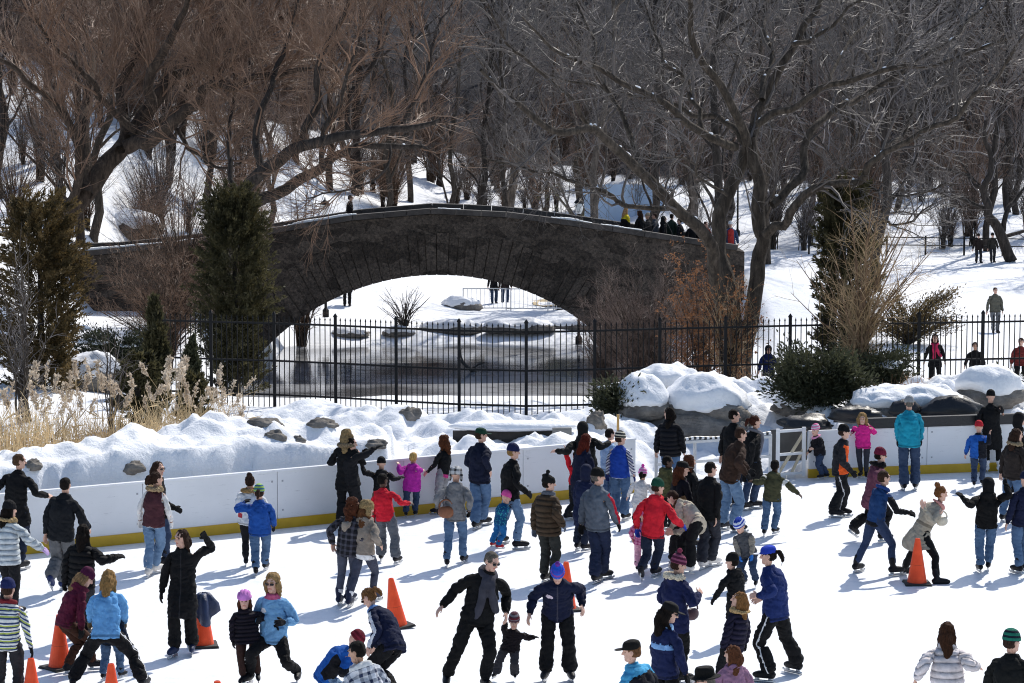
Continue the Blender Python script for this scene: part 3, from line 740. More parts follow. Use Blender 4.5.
def hill_mat():
    """snow that gives way to bare litter, rock and brush on the wooded slope"""
    t = NT('snow_ground'); v = t.coords(); sep = t.node('ShaderNodeSeparateXYZ'); t.link(v, sep.inputs[0])
    m = t.node('ShaderNodeMapRange'); m.inputs[1].default_value = 1.2; m.inputs[2].default_value = 2.3       # height over the foot of the wood
    mx0 = t.node('ShaderNodeMath', operation='MINIMUM'); t.link(sep.outputs[0], mx0.inputs[0]); mx0.inputs[1].default_value = -1.6
    ya = t.node('ShaderNodeMath', operation='MULTIPLY_ADD'); t.link(mx0.outputs[0], ya.inputs[0]); ya.inputs[1].default_value = .33; ya.inputs[2].default_value = .5
    yb = t.node('ShaderNodeMath', operation='ADD'); t.link(ya.outputs[0], yb.inputs[0]); t.link(sep.outputs[2], yb.inputs[1]); t.link(yb.outputs[0], m.inputs[0])
    far_ = t.node('ShaderNodeMath', operation='GREATER_THAN'); t.link(sep.outputs[1], far_.inputs[0]); far_.inputs[1].default_value = 104
    mm_ = t.node('ShaderNodeMath', operation='MULTIPLY'); t.link(m.outputs[0], mm_.inputs[0]); t.link(far_.outputs[0], mm_.inputs[1]); m = mm_
    nz = t.noise(v, .12, 5, .65)
    a = t.node('ShaderNodeMath', operation='ADD'); t.link(m.outputs[0], a.inputs[0])
    b = t.node('ShaderNodeMath', operation='MULTIPLY_ADD'); t.link(nz, b.inputs[0]); b.inputs[1].default_value = 1.1; b.inputs[2].default_value = -.62; t.link(b.outputs[0], a.inputs[1])
    snow = t.ramp(t.noise(v, .35, 5), [(.35, (.80, .82, .86)), (.65, (.9, .91, .925))])
    lit = t.ramp(t.noise(v, .5, 6, .7), [(.3, (.008, .009, .014)), (.7, (.02, .02, .026))])
    mx = t.node('ShaderNodeMix', data_type='RGBA'); r = t.ramp(a.outputs[0], [(.38, (0, 0, 0)), (.5, (1, 1, 1))]); t.link(r, mx.inputs[0]); t.link(snow, mx.inputs[6]); t.link(lit, mx.inputs[7])
    t.base(mx.outputs[2]); t.rough(.8, .04)
    n1 = t.bump(t.noise(v, 4.5, 6, .64), .55, .09); t.bump(t.noise(v, 24, 5, .65), .4, .02, n1); return t.m
# one sheet, finer close to the rink
ys = [34.0]
while ys[-1] < 520: ys.append(ys[-1] + max(.085, (ys[-1] - 58) * .011 + .085 if ys[-1] > 58 else .085))
ys = np.array(ys); us = np.linspace(-.44, .44, 560)
GX = us[None, :] * (ys[:, None] * .82 + 12); GY = np.repeat(ys[:, None], len(us), 1)
GZ = height(GX, GY)
b = Buf(); nx = len(us); ny = len(ys)
i = np.arange(ny - 1)[:, None] * nx + np.arange(nx - 1)[None, :]
b.add(np.stack([GX, GY, GZ], -1).reshape(-1, 3), np.stack([i, i + 1, i + nx + 1, i + nx], -1).reshape(-1, 4))
tag(b.build('snow_ground', hill_mat(), smooth=True), kind='structure')
# ground out to the sides and behind the camera
b = Buf(); b.add([[-600, -200, -3.6], [600, -200, -3.6], [600, 700, -3.6], [-600, 700, -3.6]], np.array([[0, 1, 2, 3]])); tag(b.build('ground', SNOW), kind='structure')

# ice
t = NT('ice'); v = t.coords(); 
mp = t.node('ShaderNodeMapping'); mp.inputs['Scale'].default_value = (1, .25, 1); mp.inputs['Rotation'].default_value = (0, 0, .5); t.link(v, mp.inputs['Vector'])
mp2 = t.node('ShaderNodeMapping'); mp2.inputs['Scale'].default_value = (.22, 1.2, 1); mp2.inputs['Rotation'].default_value = (0, 0, -.35); t.link(v, mp2.inputs['Vector'])
mx = t.node('ShaderNodeMath', operation='MULTIPLY'); t.link(t.noise(mp.outputs[0], 5, 9, .8), mx.inputs[0]); t.link(t.noise(mp2.outputs[0], 4.5, 9, .8), mx.inputs[1])
t.base(t.ramp(mx.outputs[0], [(.13, (.70, .745, .81)), (.27, (.90, .912, .93))])); t.rough(.42, .35); t.bump(mx.outputs[0], .25, .01)
ICE = t.m
edge = [(x, float(lineY(x)) + .05) for x in np.linspace(-16, 3.85, 12)] + [(3.95, float(lineY(3.95)) + .05)] + [(x, float(lineY(x)) + .05) for x in np.linspace(4.2, 16, 8)]
pts = [(-30, 2), (30, 2), (30, edge[-1][1])] + edge[::-1] + [(-30, edge[0][1])]
b = Buf(); b.add([[x, y, 0] for x, y in pts], [list(range(len(pts)))]); tag(b.build('ice_rink', ICE), kind='structure')
# pond
t = NT('pond_water'); v = t.coords(); t.base(t.ramp(t.noise(v, .25, 5), [(.36, (.08, .083, .09)), (.6, (.46, .47, .5))])); t.rough(.07, .6); t.b.inputs['IOR'].default_value = 1.33
mp = t.node('ShaderNodeMapping'); mp.inputs['Scale'].default_value = (.35, 1.6, 1); t.link(v, mp.inputs['Vector']); t.bump(t.noise(mp.outputs[0], 2.2, 4), .16, .02)
b = Buf(); b.add([[-20, 76, WATER], [12, 76, WATER], [12, 112, WATER], [-20, 112, WATER]], np.array([[0, 1, 2, 3]])); tag(b.build('pond_water', t.m), kind='structure')

# ---------------------------------------------------------------- rink boards
def board_mat():
    t = NT('white_board'); v = t.coords(); m1 = t.node('ShaderNodeMapping'); m1.inputs['Scale'].default_value = (.5, .5, 4); t.link(v, m1.inputs['Vector'])
    sc = t.ramp(t.noise(m1.outputs[0], 7, 6, .8), [(.30, (.50, .51, .53)), (.40, (.80, .81, .825))]); bl = t.ramp(t.noise(v, 1.1, 4), [(.3, (.9, .9, .9)), (.7, (1, 1, 1))])
    mx = t.node('ShaderNodeMix', data_type='RGBA', blend_type='MULTIPLY'); mx.inputs[0].default_value = 1; t.link(sc, mx.inputs[6]); t.link(bl, mx.inputs[7]); t.base(mx.outputs[2]); t.rough(.4, .4); return t.m
BOARD = board_mat(); YELLOW = plain('yellow_board', '#c9a016', .45, .12, 3)
SEAM = plain('board_edge', (.35, .36, .38), .6, .05); CAPM = plain('board_cap', (.80, .81, .83), .45, .05)
def boards(name, label, x0, x1, n, h=.98, cap=True):
    a = np.array([x0, float(lineY(x0))]); c = np.array([x1, float(lineY(x1))]); root = empty(name, (*((a + c) / 2), 0), label, 'rink boards')
    d = (c - a) / n; L = np.linalg.norm(d); ang = math.atan2(d[1], d[0]); o = (a + c) / 2
    for i in range(n):
        m = a + d * (i + .5) - o; bb = Buf(); bb.box((m[0], m[1], (h + .17) / 2), (L - .012, .07, h - .17), ang); pa = bb.build('panel', BOARD, root); bt = Buf(); e_ = d / np.linalg.norm(d); n_ = np.array([e_[1], -e_[0]]) * .037
        for u_ in (-.46, .46):
            for z_ in (.32, .82): q_ = m + d * u_ + n_; bt.box((q_[0], q_[1], z_), (.03, .008, .03), ang)
        bt.build('bolts', SEAM, pa)
    bb = Buf(); m = a + d * n / 2 - o; nn = np.array([math.sin(ang), -math.cos(ang)]) * .01
    bb.box((m[0] + nn[0], m[1] + nn[1], .088), (L * n, .085, .172), ang); bb.build('kickplate', YELLOW, root)
    if cap:
        bb = Buf(); bb.box((m[0], m[1], h + .021), (L * n, .1, .035), ang); bb.build('top_rail', CAPM, root)
    return root
boards('rink_boards', 'long white rink boards with yellow kick strip below the snow bank, left of the gate', -14.5, 2.28, 8)
rb = boards('rink_boards', 'white rink boards with a black padded top, right of the gate', 5.72, 15.2, 4, .92, False)
BLK = plain('black_vinyl', (.012, .012, .014), .45, .2, 5, bump=.4)
a = np.array([5.72, float(lineY(5.72))]); c = np.array([15.2, float(lineY(15.2))]); d = c - a; ang = math.atan2(d[1], d[0]); o = np.array(rb.location[:2])
bb = Buf(); m = a + d * .56 - o; bb.box((m[0], m[1], 1.03), (np.linalg.norm(d) * .88, .14, .19), ang); bb.build('padded_top', BLK, rb)

# railing in the gap + gate
STEEL = plain('galvanised_rail', (.55, .56, .57), .4, .1, 8, metal=.2)
p0 = gp(656, 486); p1 = gp(768, 478)
p0 = at(656, 480, 46.35); p1 = at(770, 478, 47.4)
def zat(y): return y
r = empty('railing', ((p0[0] + p1[0]) / 2, (p0[1] + p1[1]) / 2, 0), 'low steel railing with a striped top hose across the opening in the boards', 'railing')
def rel(p, o): return np.asarray(p, float) - np.asarray(o.location)
for k in range(4):
    q = p0 + (p1 - p0) * k / 3; bb = Buf(); bb.bar(rel((q[0], q[1], 0), r), rel((q[0], q[1], .9), r), .06); bb.build('post', STEEL, r)
bb = Buf()
for z in (.12, .48, .86): bb.bar(rel((p0[0], p0[1] - .02, z), r), rel((p1[0], p1[1] - .02, z), r), .05)
bb.build('rail', STEEL, r)
bb = Buf(); nseg = 44
for k in range(nseg):
    u0, u1 = k / nseg, (k + 1) / nseg; sag = lambda u: .93 - .03 * math.sin(u * math.pi * 3) ** 2
    A = p0 + (p1 - p0) * u0; B_ = p0 + (p1 - p0) * u1
    bb.tube([rel((A[0], A[1], sag(u0)), r), rel((B_[0], B_[1], sag(u1)), r)], .034, 8, mi=k % 2)
bb.build('striped_hose', [BLK, plain('white_hose', (.8, .8, .8), .5, .05)], r)
g0 = np.array([p1[0] + .15, 47.45]); g1 = np.array([5.62, 47.72])
g = empty('gate', ((g0[0] + g1[0]) / 2, (g0[1] + g1[1]) / 2, 0), 'open white framed rink gate with diagonal brace beside the right boards', 'gate')
bb = Buf()
for q in (g0, g1): bb.bar(rel((*q, .06), g), rel((*q, 1.0), g), .07)
for z in (.12, .5, .95): bb.bar(rel((*g0, z), g), rel((*g1, z), g), .05)
bb.build('gate_frame', plain('white_paint', (.7, .71, .72), .45, .08), g)
bb = Buf(); bb.bar(rel((*(g0 + .03), .15), g), rel((*(g1 + .03), .93), g), .045); bb.bar(rel((*(g0 * .5 + g1 * .5), .1), g), rel((*(g1), .6), g), .04); bb.build('brace', plain('pale_wood', (.55, .47, .33), .6), g)
bb = Buf(); bb.box(rel((g0[0] * .5 + g1[0] * .5, 47.95, .62), g), (.75, .04, .62), .25); bb.build('dark_panel', plain('dark_panel', (.05, .05, .05), .5), g)

# ---------------------------------------------------------------- traffic cones
def cone_mat():
    t = NT('cone_orange'); v = t.coords(); t.base(t.ramp(t.noise(v, 7, 4), [(.3, s2l('#d8431c')), (.7, s2l('#f0562a'))])); t.rough(.5, .3); t.bump(t.noise(v, 30, 3), .2, .01); return t.m
CONE = cone_mat()
proto = empty('traffic_cone', (0, 0, 0))
bb = Buf(); bb.lathe((0, 0, .0), [(.15, .03), (.145, .05), (.04, .68), (.034, .70), (.022, .702), (.02, .68)], 24)
bb.build('cone_body', CONE, proto, smooth=False)
bb = Buf(); bb.lathe((0, 0, 0), [(.101, .302), (.103, .302), (.102, .308), (.1, .308)], 24); bb.build('seam', plain('cone_seam', '#9a3216', .6), proto)
bb = Buf(); bb.box((0, 0, .0175), (.38, .38, .032)); 
for sx in (-1, 1):
    for sy in (-1, 1): bb.box((sx * .15, sy * .15, .008), (.1, .1, .014))
bb.build('base', plain('cone_base', (.02, .02, .02), .7), proto)
CONES = [((917, 584), 1, .0, 'orange traffic cone beside the woman in the belted tan coat'), ((397, 627), 1.0, .5, 'orange traffic cone behind the woman bending in the navy jacket'),
 ((203, 646), 1.0, .2, 'orange traffic cone with a blue jacket draped over it'), ((60, 668), 1, .8, 'orange traffic cone behind the girl in the maroon jacket'),
 ((32, 716), 1, .3, 'orange traffic cone at the hand of the woman in the striped sweater'), ((112, 722), 1, .1, 'orange traffic cone in front of the child bending in jeans'),
 ((218, 741), 1, .6, 'orange traffic cone whose tip alone shows, below the woman in the long black coat'), ((566, 610), 1, .3, 'orange traffic cone half hidden behind the man in the blue bobble hat')]
for k, (p, s, rz, lab) in enumerate(CONES):
    o = proto if k == 0 else copy_tree(proto); o.location = gp(*p); o.rotation_euler = (0, 0, rz); tag(o, lab, 'cone', 'traffic cones on the ice')
    if k == 1: o.rotation_euler = (0, -.13, .5)
# jacket draped on the cone
c = gp(203, 646); bb = Buf(); a = np.arange(28) * 2 * math.pi / 28
rows = []
for z, rr in ((.72, .03), (.70, .08), (.62, .13), (.5, .15), (.40, .165)):
    fold = 1 + .28 * np.sin(a * 5 + z * 4) * (z < .71) + .12 * np.sin(a * 3)
    dz = .10 * np.sin(a * 2 + 1) * (z < .55)
    rows.append(np.stack([c[0] + .02 + rr * fold * np.cos(a), c[1] + rr * fold * np.sin(a), z + dz], 1))
V = np.concatenate(rows); nf = [[i * 28 + j, i * 28 + (j + 1) % 28, (i + 1) * 28 + (j + 1) % 28, (i + 1) * 28 + j] for i in range(4) for j in range(28)]
bb.add(V, np.array(nf)); bb.add(rows[0], [list(range(28))]); j = bb.build('draped_jacket', plain('navy_nylon', '#1c2b4c', .5, .3, 9, bump=.5), smooth=True)
bb2 = Buf(); 
mm = j.modifiers.new('s', 'SOLIDIFY'); mm.thickness = .015
tag(j, 'navy and light blue jacket draped over the top of an orange cone', 'jacket')

# ---------------------------------------------------------------- iron fence
IRON = plain('black_iron', (.009, .009, .01), .65, .3, 6, spec=.2)
fence_px = [(150, 317, 61.2), (180, 318, 60.9), (240, 317, 60.5), (300, 318, 60.1), (370, 320.5, 59.3), (443, 324, 58.5), (511, 326, 58), (579, 325, 58.2), (605, 324, 58.4), (655, 323, 58.8), (722, 322, 59.2), (800, 320, 59.7), (860, 319, 60.0), (915, 317.5, 60.3), (975, 317, 60.6), (1040, 316, 60.9), (1110, 316, 61.2)]
FP = [at(px, py, Y) for px, py, Y in fence_px]
FP = [np.array([p[0], p[1], 1.98 + .0 * p[2]]) for p in FP]
# regular bays
D = np.concatenate([[0], np.cumsum([np.linalg.norm((FP[i + 1] - FP[i])[:2]) for i in range(len(FP) - 1)])]); nb = int(D[-1] / 1.62)
posts = [np.array([np.interp(s, D, [p[0] for p in FP]), np.interp(s, D, [p[1] for p in FP]), 1.98]) for s in np.linspace(0, D[-1], nb + 1)]
fo = (posts[0] + posts[-1]) / 2; fo[2] = 0
fr = empty('iron_fence', fo, 'black iron picket fence between the snow bank and the pond', 'fence')
zb = [min(hz_(p[0], p[1]) - .05, .35) for p in posts]
for p, z in zip(posts, zb):
    bb = Buf(); q = p - fo; bb.bar((q[0], q[1], z - .3), (q[0], q[1], 2.06), .075); bb.lathe((q[0], q[1], 2.06), [(.05, 0), (.055, .02), (.03, .06), (.0005, .1)], 6); bb.build('post', IRON, fr)
for k in range(nb):
    A, B_ = posts[k] - fo, posts[k + 1] - fo; bb = Buf(); zl = min(zb[k], zb[k + 1])
    for z in (1.86, .95, .12): bb.bar((A[0], A[1] - .001, z), (B_[0], B_[1] - .001, z), .035, .045)
    for m in range(1, 12):
        q = A + (B_ - A) * m / 12; bb.bar((q[0], q[1], zl - .2), (q[0], q[1], 1.97), .022); bb.lathe((q[0], q[1], 1.97), [(.014, 0), (.02, .02), (.0005, .09)], 4)
    bb.build('picket_panel', IRON, fr)
# low rail fence in the far field
fw = empty('rail_fence', (22, 131, 0), 'low dark rail fence across the snowy field at the upper right', 'fence'); 
xs = np.linspace(15.5, 32, 9); fz = [hz_(x, 131 + .1 * (x - 22)) for x in xs]
for x, z in zip(xs, fz):
    bb = Buf(); bb.bar((x - 22, .1 * (x - 22), z - .2), (x - 22, .1 * (x - 22), z + 1.0), .09); bb.build('post', IRON, fw)
bb = Buf()
for k in range(8):
    for dz in (.5, .9): bb.bar((xs[k] - 22, .1 * (xs[k] - 22), fz[k] + dz), (xs[k + 1] - 22, .1 * (xs[k + 1] - 22), fz[k + 1] + dz), .05)
bb.build('rail', IRON, fw)

# ---------------------------------------------------------------- stone bridge
def stone_mat(name, c, sc=1.0):
    t = NT(name); v = t.coords(); mpn = t.node('ShaderNodeMapping'); mpn.inputs['Scale'].default_value = (.8, .8, 1.5); t.link(v, mpn.inputs['Vector']); v0 = v; v = mpn.outputs[0]
    vo = t.node('ShaderNodeTexVoronoi'); vo.feature = 'F1'; vo.inputs['Scale'].default_value = 1.3 * sc; t.link(v, vo.inputs['Vector'])
    ve = t.node('ShaderNodeTexVoronoi'); ve.feature = 'DISTANCE_TO_EDGE'; ve.inputs['Scale'].default_value = 1.3 * sc; t.link(v, ve.inputs['Vector'])
    n = t.noise(v, 2.4, 8, .75); sp = t.node('ShaderNodeSeparateColor'); t.link(vo.outputs['Color'], sp.inputs[0])
    a = t.node('ShaderNodeMath', operation='MULTIPLY_ADD'); t.link(sp.outputs[0], a.inputs[0]); a.inputs[1].default_value = .5; t.link(n, a.inputs[2])
    col = t.ramp(a.outputs[0], [(.25, mul(c, .35)), (.6, mul(c, .8)), (.95, mul(c, 1.5))])
    jt = t.ramp(ve.outputs['Distance'], [(.0, (.0, .0, .0)), (.03, (1, 1, 1))])
    fine = t.ramp(t.noise(v0, 11, 6, .8), [(.34, (.28, .28, .28)), (.5, (.9, .9, .9)), (.68, (1.9, 1.8, 1.7))]); mf = t.node('ShaderNodeMix', data_type='RGBA', blend_type='MULTIPLY'); mf.inputs[0].default_value = 1; t.link(col, mf.inputs[6]); t.link(fine, mf.inputs[7]); col = mf.outputs[2]
    t.base(col); t.rough(.85, .2)
    n1 = t.bump(jt, .35, .04); t.bump(n, .9, .08, n1); return t.m
STONE = stone_mat('dark_schist', (.062, .05, .041), 1.7); RING = stone_mat('ring_stone', (.062, .05, .041), .9); COPE = plain('coping_stone', (.06, .052, .047), .85, .4, 2.5, bump=.5)
BX, BZ0, BR = -2.77, -8.6, 9.2; Y0b, Y1b = 94.5, 99.5
br = empty('stone_bridge', (BX, 97, 0), 'dark stone arch footbridge over the pond with snow along its parapet', 'bridge')
bo = np.array([BX, 97, 0.])
xsb = np.linspace(-17, 8.8, 220)
arc = BZ0 + np.sqrt(np.maximum(BR ** 2 - (xsb - BX) ** 2, 0)); low = np.where(np.abs(xsb - BX) < 7.6, np.maximum(arc, -3.6), -3.6); top = deckz(xsb)
bb = Buf(); N = len(xsb)
Vf = []
for yy in (Y0b, Y1b):
    for zz in (low, top - .22): Vf.append(np.stack([xsb, np.full(N, yy), zz], 1) - bo)
i = np.arange(N - 1); Q = lambda a, c_: np.stack([a * N + i, a * N + i + 1, c_ * N + i + 1, c_ * N + i], 1)
bb.add(np.concatenate(Vf), np.concatenate([Q(0, 1), Q(3, 2), Q(2, 0), Q(1, 3)]))
bb.build('spandrel_wall', STONE, br)
bb = Buf(); rnd = random.Random(3); th = -1.02
while th < 1.02:                                              # long radial ring stones
    w_ = rnd.uniform(.028, .046); L = rnd.uniform(1.35, 1.8); pr = rnd.uniform(.015, .07)
    xm = BX + (BR + L) * math.sin(th + w_ / 2); mxL = (deckz(BX + (BR + .8) * math.sin(th + w_ / 2)) - .35 - BZ0) / math.cos(th + w_ / 2) - BR
    L = min(L, max(mxL, .5)); g_ = .0016
    p = []
    for yy in (Y0b - pr, Y0b + .05):
        for rr, ww in ((BR - .02, w_), (BR + L, w_)):
            for a_ in (th + g_, th + ww - g_): p.append([BX + rr * math.sin(a_), yy, BZ0 + rr * math.cos(a_)])
    bb.add(np.array(p) - bo, np.array([[0, 1, 3, 2], [4, 6, 7, 5], [0, 4, 5, 1], [2, 3, 7, 6], [0, 2, 6, 4], [1, 5, 7, 3]])); th += w_
bb.build('arch_ring', RING, br)
for y_, nm in ((Y0b, 'parapet_coping'), (Y1b - .5, 'parapet_coping')):
    bb = Buf(); x = -16.9
    while x < 8.4:
        L = rnd.uniform(.7, 1.3); bb.bar(np.array([x, y_ + .2, deckz(x) - .1]) - bo, np.array([x + L - .02, y_ + .2, deckz(x + L) - .1]) - bo, .56, .2); x += L
    bb.build(nm, COPE, br)
xs2 = np.linspace(-16.9, 8.7, 150); th_ = .12 * fbm(np.stack([xs2 * .9, xs2 * 0, xs2 * 0], 1), 3) + .012; run = None
for k in range(149):
    if th_[k] > .008 and th_[k + 1] > .008:
        if run is None: run = Buf()
        run.bar(np.array([xs2[k], Y0b + .22, deckz(xs2[k]) + th_[k] / 2 + .002]) - bo, np.array([xs2[k + 1], Y0b + .22, deckz(xs2[k + 1]) + th_[k] / 2 + .002]) - bo, .34, th_[k])
    elif run is not None:
        run.build('parapet_snow', SNOW, br); run = None
# ---------------------------------------------------------------- boulders with snow caps
def rock_mat():
    t = NT('grey_rock'); v = t.coords(); n = t.noise(v, 1.6, 8, .72); m1 = t.node('ShaderNodeMapping'); m1.inputs['Scale'].default_value = (1, 1, 5); m1.inputs['Rotation'].default_value = (.3, .2, 0); t.link(v, m1.inputs['Vector']); n2 = t.noise(m1.outputs[0], 1.4, 5, .65)
    t.base(t.ramp(n, [(.3, (.06, .052, .046)), (.5, (.17, .155, .138)), (.7, (.32, .29, .255))])); t.rough(.85, .2); b1 = t.bump(n2, .8, .12); t.bump(n, .7, .05, b1); return t.m
ROCK = rock_mat()
def blob(c, r, seed, amp=.25, n=36, flat=.35, fr=1.6):
    v, f = ell((0, 0, 0), (1, 1, 1), n); o = seed * 3.1
    d = 1 + amp * fbm(v * fr + o, 4) + amp * .5 * np.abs(vnoise(v * 3.1 + o)); v = v * d[:, None]; v[:, 2] = np.where(v[:, 2] < 0, v[:, 2] * .6, v[:, 2]); return v * np.asarray(r) + np.asarray(c), f
def boulder(label, px, py, Y, r, cap=.16, seed=1, rot=0):
    p = at(px, py, Y); py = py + (r[2] * .35 + cap * .5) * F / Y; p = at(px, py, Y); h_ = hit(px, py + r[2] * .2 * F / Y); k_ = h_[1] / Y
    if .75 < k_ < 1.4: p = at(px, py, h_[1]); r = tuple(q * k_ for q in r)
    small = r[0] < .5
    if small: p = p - np.array([0, 0, r[2] * .55]); r = (r[0] * .72, r[1] * .72, r[2] * 1.1); cap = 0
    o = empty('boulder', p, label, 'rock', 'snow capped boulders on the bank', rz=rot)
    v, f = blob((0, 0, 0), r, seed, .5 if small else .3); bb = Buf(); bb.add(v, [q for q in f]); bb.build('rock', ROCK, o, smooth=True)
    if cap:
        m = Buf(); v2, f2 = blob((0, 0, r[2] * .30 + cap * .5), (r[0] * .95, r[1] * .95, r[2] * .78 + cap * .5), seed, .16, 48)
        P_ = v2 * 1.0 + seed * 5; v2[:, 2] += (.5 * cap + .06) * fbm(P_ * 1.5, 3) + .035 * fbm(P_ * 6, 3) - .10 * np.maximum(fbm(P_ * 2.6 + 9, 2), 0); v2[:, :2] *= (1 + .10 * fbm(P_ * 2.2, 3))[:, None]; m.add(v2, [q for q in f2]); m.build('snow_cap', SNOW, o, smooth=True)
    return o
boulder('flat boulder under a thick snow cap, topmost of the heap before the fence', 668, 382, 55.5, (.75, .6, .3), .3, 1)
boulder('rounded boulder under a smooth snow dome, left end of the heap before the fence', 642, 398, 54.0, (.62, .6, .42), .26, 2)
boulder('large boulder under a sloping snow blanket, right side of the heap before the fence', 706, 400, 53.0, (.95, .8, .52), .3, 3)
boulder('long bare grey boulder with no snow cap behind the opening in the boards', 700, 424, 50.4, (1.12, .5, .34), .0, 4)
boulder('small dark boulder left of the heap by the fence', 597, 412, 53.5, (.28, .25, .24), .1, 5)
boulder('snow covered rock mound behind the black tarp on the right boards', 908, 401, 51.5, (1.25, .6, .34), .26, 6)
boulder('snowy rock behind the woman in the long black coat, right bank', 990, 386, 54, (.8, .6, .36), .3, 7)
boulder('snow topped rock under the low evergreen on the right bank', 800, 401, 53, (.6, .5, .22), .22, 8)
boulder('dark rock poking out of the snow before the fence, left of the pond driftwood', 408, 410, 56.5, (.36, .3, .2), .0, 9)
boulder('rock with a snow hood and dark hollows, behind the reeds at the left', 88, 373, 60.5, (.85, .6, .55), .2, 10)
boulder('bare brown stone showing through the left snow slope', 275, 432, 48.5, (.3, .25, .14), .03, 11)
boulder('two tone stone showing through the snow, right of the reeds', 266, 418, 51.5, (.42, .3, .14), .05, 12)
boulder('brown stone half buried on the slope below the pond fence, left of the dark rock', 322, 420, 52, (.4, .3, .13), .02, 17)
boulder('dark stone ledge in the snow slope behind the blond woman in black', 372, 440, 47, (.34, .2, .1), .03, 18)
boulder('small dark stone in the snow between the reeds and the blond woman in black', 298, 437, 47.5, (.2, .16, .09), .0, 19)
boulder('dark flat stone on the crest of the left snow bank', 128, 463, 43.2, (.34, .2, .13), .0, 13)
boulder('dark stone at the far left of the snow bank', 33, 461, 42.2, (.22, .2, .1), .02, 14)
boulder('mossy boulder with snow pockets at the left end of the bridge', 132, 224, 88, (1.1, .9, .65), .1, 15)
for k, (px, py, Y, r) in enumerate([(450, 326, 104.5, (1.3, .7, .35)), (520, 325, 104.5, (1.5, .7, .36)), (575, 324, 104.5, (1.2, .7, .3)), (620, 334, 92.5, (.8, .6, .4)), (460, 303, 119, (.9, .6, .4)), (400, 330, 104, (.7, .5, .25)), (350, 331, 104, (.8, .5, .22))]):
    tag(boulder('x', px, py, Y, r, .12, 20 + k), ['snow capped shore stone under the crown of the arch', 'long snow capped shore stone right of the arch crown', 'snow capped shore stone at the right end of the far shore', 'stone on the snow bank at the right foot of the arch', 'dark rock on the snow slope seen through the arch', 'small shore stone left of the twiggy bush under the arch', 'low shore stone at the left of the arch'][k], 'rock', 'stones along the far shore')
# retaining wall
WD = plain('dark_timber', (.03, .026, .023), .8, .5, 3, bump=.5)
p = at(512, 437, 48.2); rw = empty('retaining_wall', (p[0], p[1], 0), 'dark timber retaining wall with a snow top behind the boards', 'wall')
for z in (.42, .60, .78): bb = Buf(); bb.box((0, 0, z), (2.3, .14, .165)); bb.build('plank', WD, rw)
bb = Buf(); v, f = blob((0, .1, .93), (1.22, .34, .13), 44, .12); bb.add(v, [q for q in f]); bb.build('snow_cap', SNOW, rw, smooth=True)
p = at(562, 434, 47.5); bb = Buf(); bb.box((0, 0, 0), (.36, .12, .24), .1); bb.box((0, -.062, 0), (.3, .006, .18), .1); tag(bb.build('control_box', plain('grey_box', (.16, .16, .155), .5), loc=None), 'grey metal box at the right end of the timber retaining wall', 'box').location = p
p = at(618, 432, 49); bb = Buf(); bb.bar((0, 0, -.5), (0, 0, .34), .05); bb.bar((0, 0, .3), (0, 0, .345), .056); tag(bb.build('wooden_stake', plain('stake_wood', '#b08c52', .7)), 'pale wooden stake standing in the snow beside the boulder heap', 'stake').location = p
# tarp heap
bb = Buf(); p = at(952, 411, 49.4); v, f = blob((0, 0, 0), (.62, .3, .28), 61, .35, 34); v2, f2 = blob((-.95, 0, .02), (.3, .22, .22), 63, .35, 24); bb.add(v, [q for q in f]); bb.add(v2, [q for q in f2])
tag(bb.build('tarp_heap', BLK, smooth=True), 'crumpled black tarp heaped on the right boards in front of the snow', 'tarp').location = p
for px, py, lab in ((808, 425, 'crumpled dark tarp beside the gate at the end of the right boards'), (858, 417, 'dark tarp heap behind the girl in the pink jacket')):
    bb = Buf(); v, f = blob((0, 0, 0), (.5, .25, .2), px * .1, .5, 30); bb.add(v, [q for q in f]); tag(bb.build('tarp_heap', BLK, smooth=True), lab, 'tarp').location = at(px, py, 48.9)
# little framed sign in the reeds
bb = Buf(); p = at(112, 448, 43.6)
sg_ = empty('framed_sign', p, 'small black framed sign leaning in the snow before the reeds', 'sign'); sg_.rotation_euler = (-.35, .2, .3)
for q in (((0, 0, .09), (.27, .03, .03)), ((0, 0, -.09), (.27, .03, .03)), ((-.12, 0, 0), (.03, .03, .15)), ((.12, 0, 0), (.03, .03, .15))): bb.box(*q)
bb.build('frame', BLK, sg_); bb = Buf(); bb.box((0, .005, 0), (.21, .01, .15)); bb.build('board', plain('sign_board', (.2, .17, .13), .5, .5, 30), sg_)

# ---------------------------------------------------------------- lamps, blue stand-in panels, bench, barriers
LG = plain('lamp_glass', (.85, .86, .84), .25, .03)
def lamp(label, px, py, Y):
    p = at(px, py, Y); z = hz_(p[0], p[1]) if Y > 100 else -.0; o = empty('street_lamp', (p[0], p[1], z), label, 'lamp', 'park lamps beyond the bridge'); h = p[2] - z
    bb = Buf(); bb.lathe((0, 0, 0), [(.14, 0), (.14, .3), (.06, .4), (.045, h - .25), (.08, h - .2)], 10); bb.build('lamp_post', IRON, o)
    bb = Buf(); bb.lathe((0, 0, h - .2), [(.1, 0), (.19, .3), (.2, .42), (.15, .44)], 10); bb.build('lamp_glass', LG, o)
    bb = Buf(); bb.lathe((0, 0, h + .25), [(.22, 0), (.15, .1), (.03, .2), (.02, .3)], 10); bb.build('lamp_cap', IRON, o)
lamp('park lantern on a black post beyond the crown of the bridge', 579, 209, 104); lamp('park lantern between the trunks beyond the right end of the bridge', 738, 178, 140); lamp('dim park lantern at the snowy slope left of the bridge crown', 325, 210, 108)
lamp('white park lantern left of the far field fence', 881, 178, 150)
BLUE = plain('blue_stand_in', '#a9c2de', .5, .12, .6)
p0h = at(585, 176, 150); zz = hz_(p0h[0], 150)
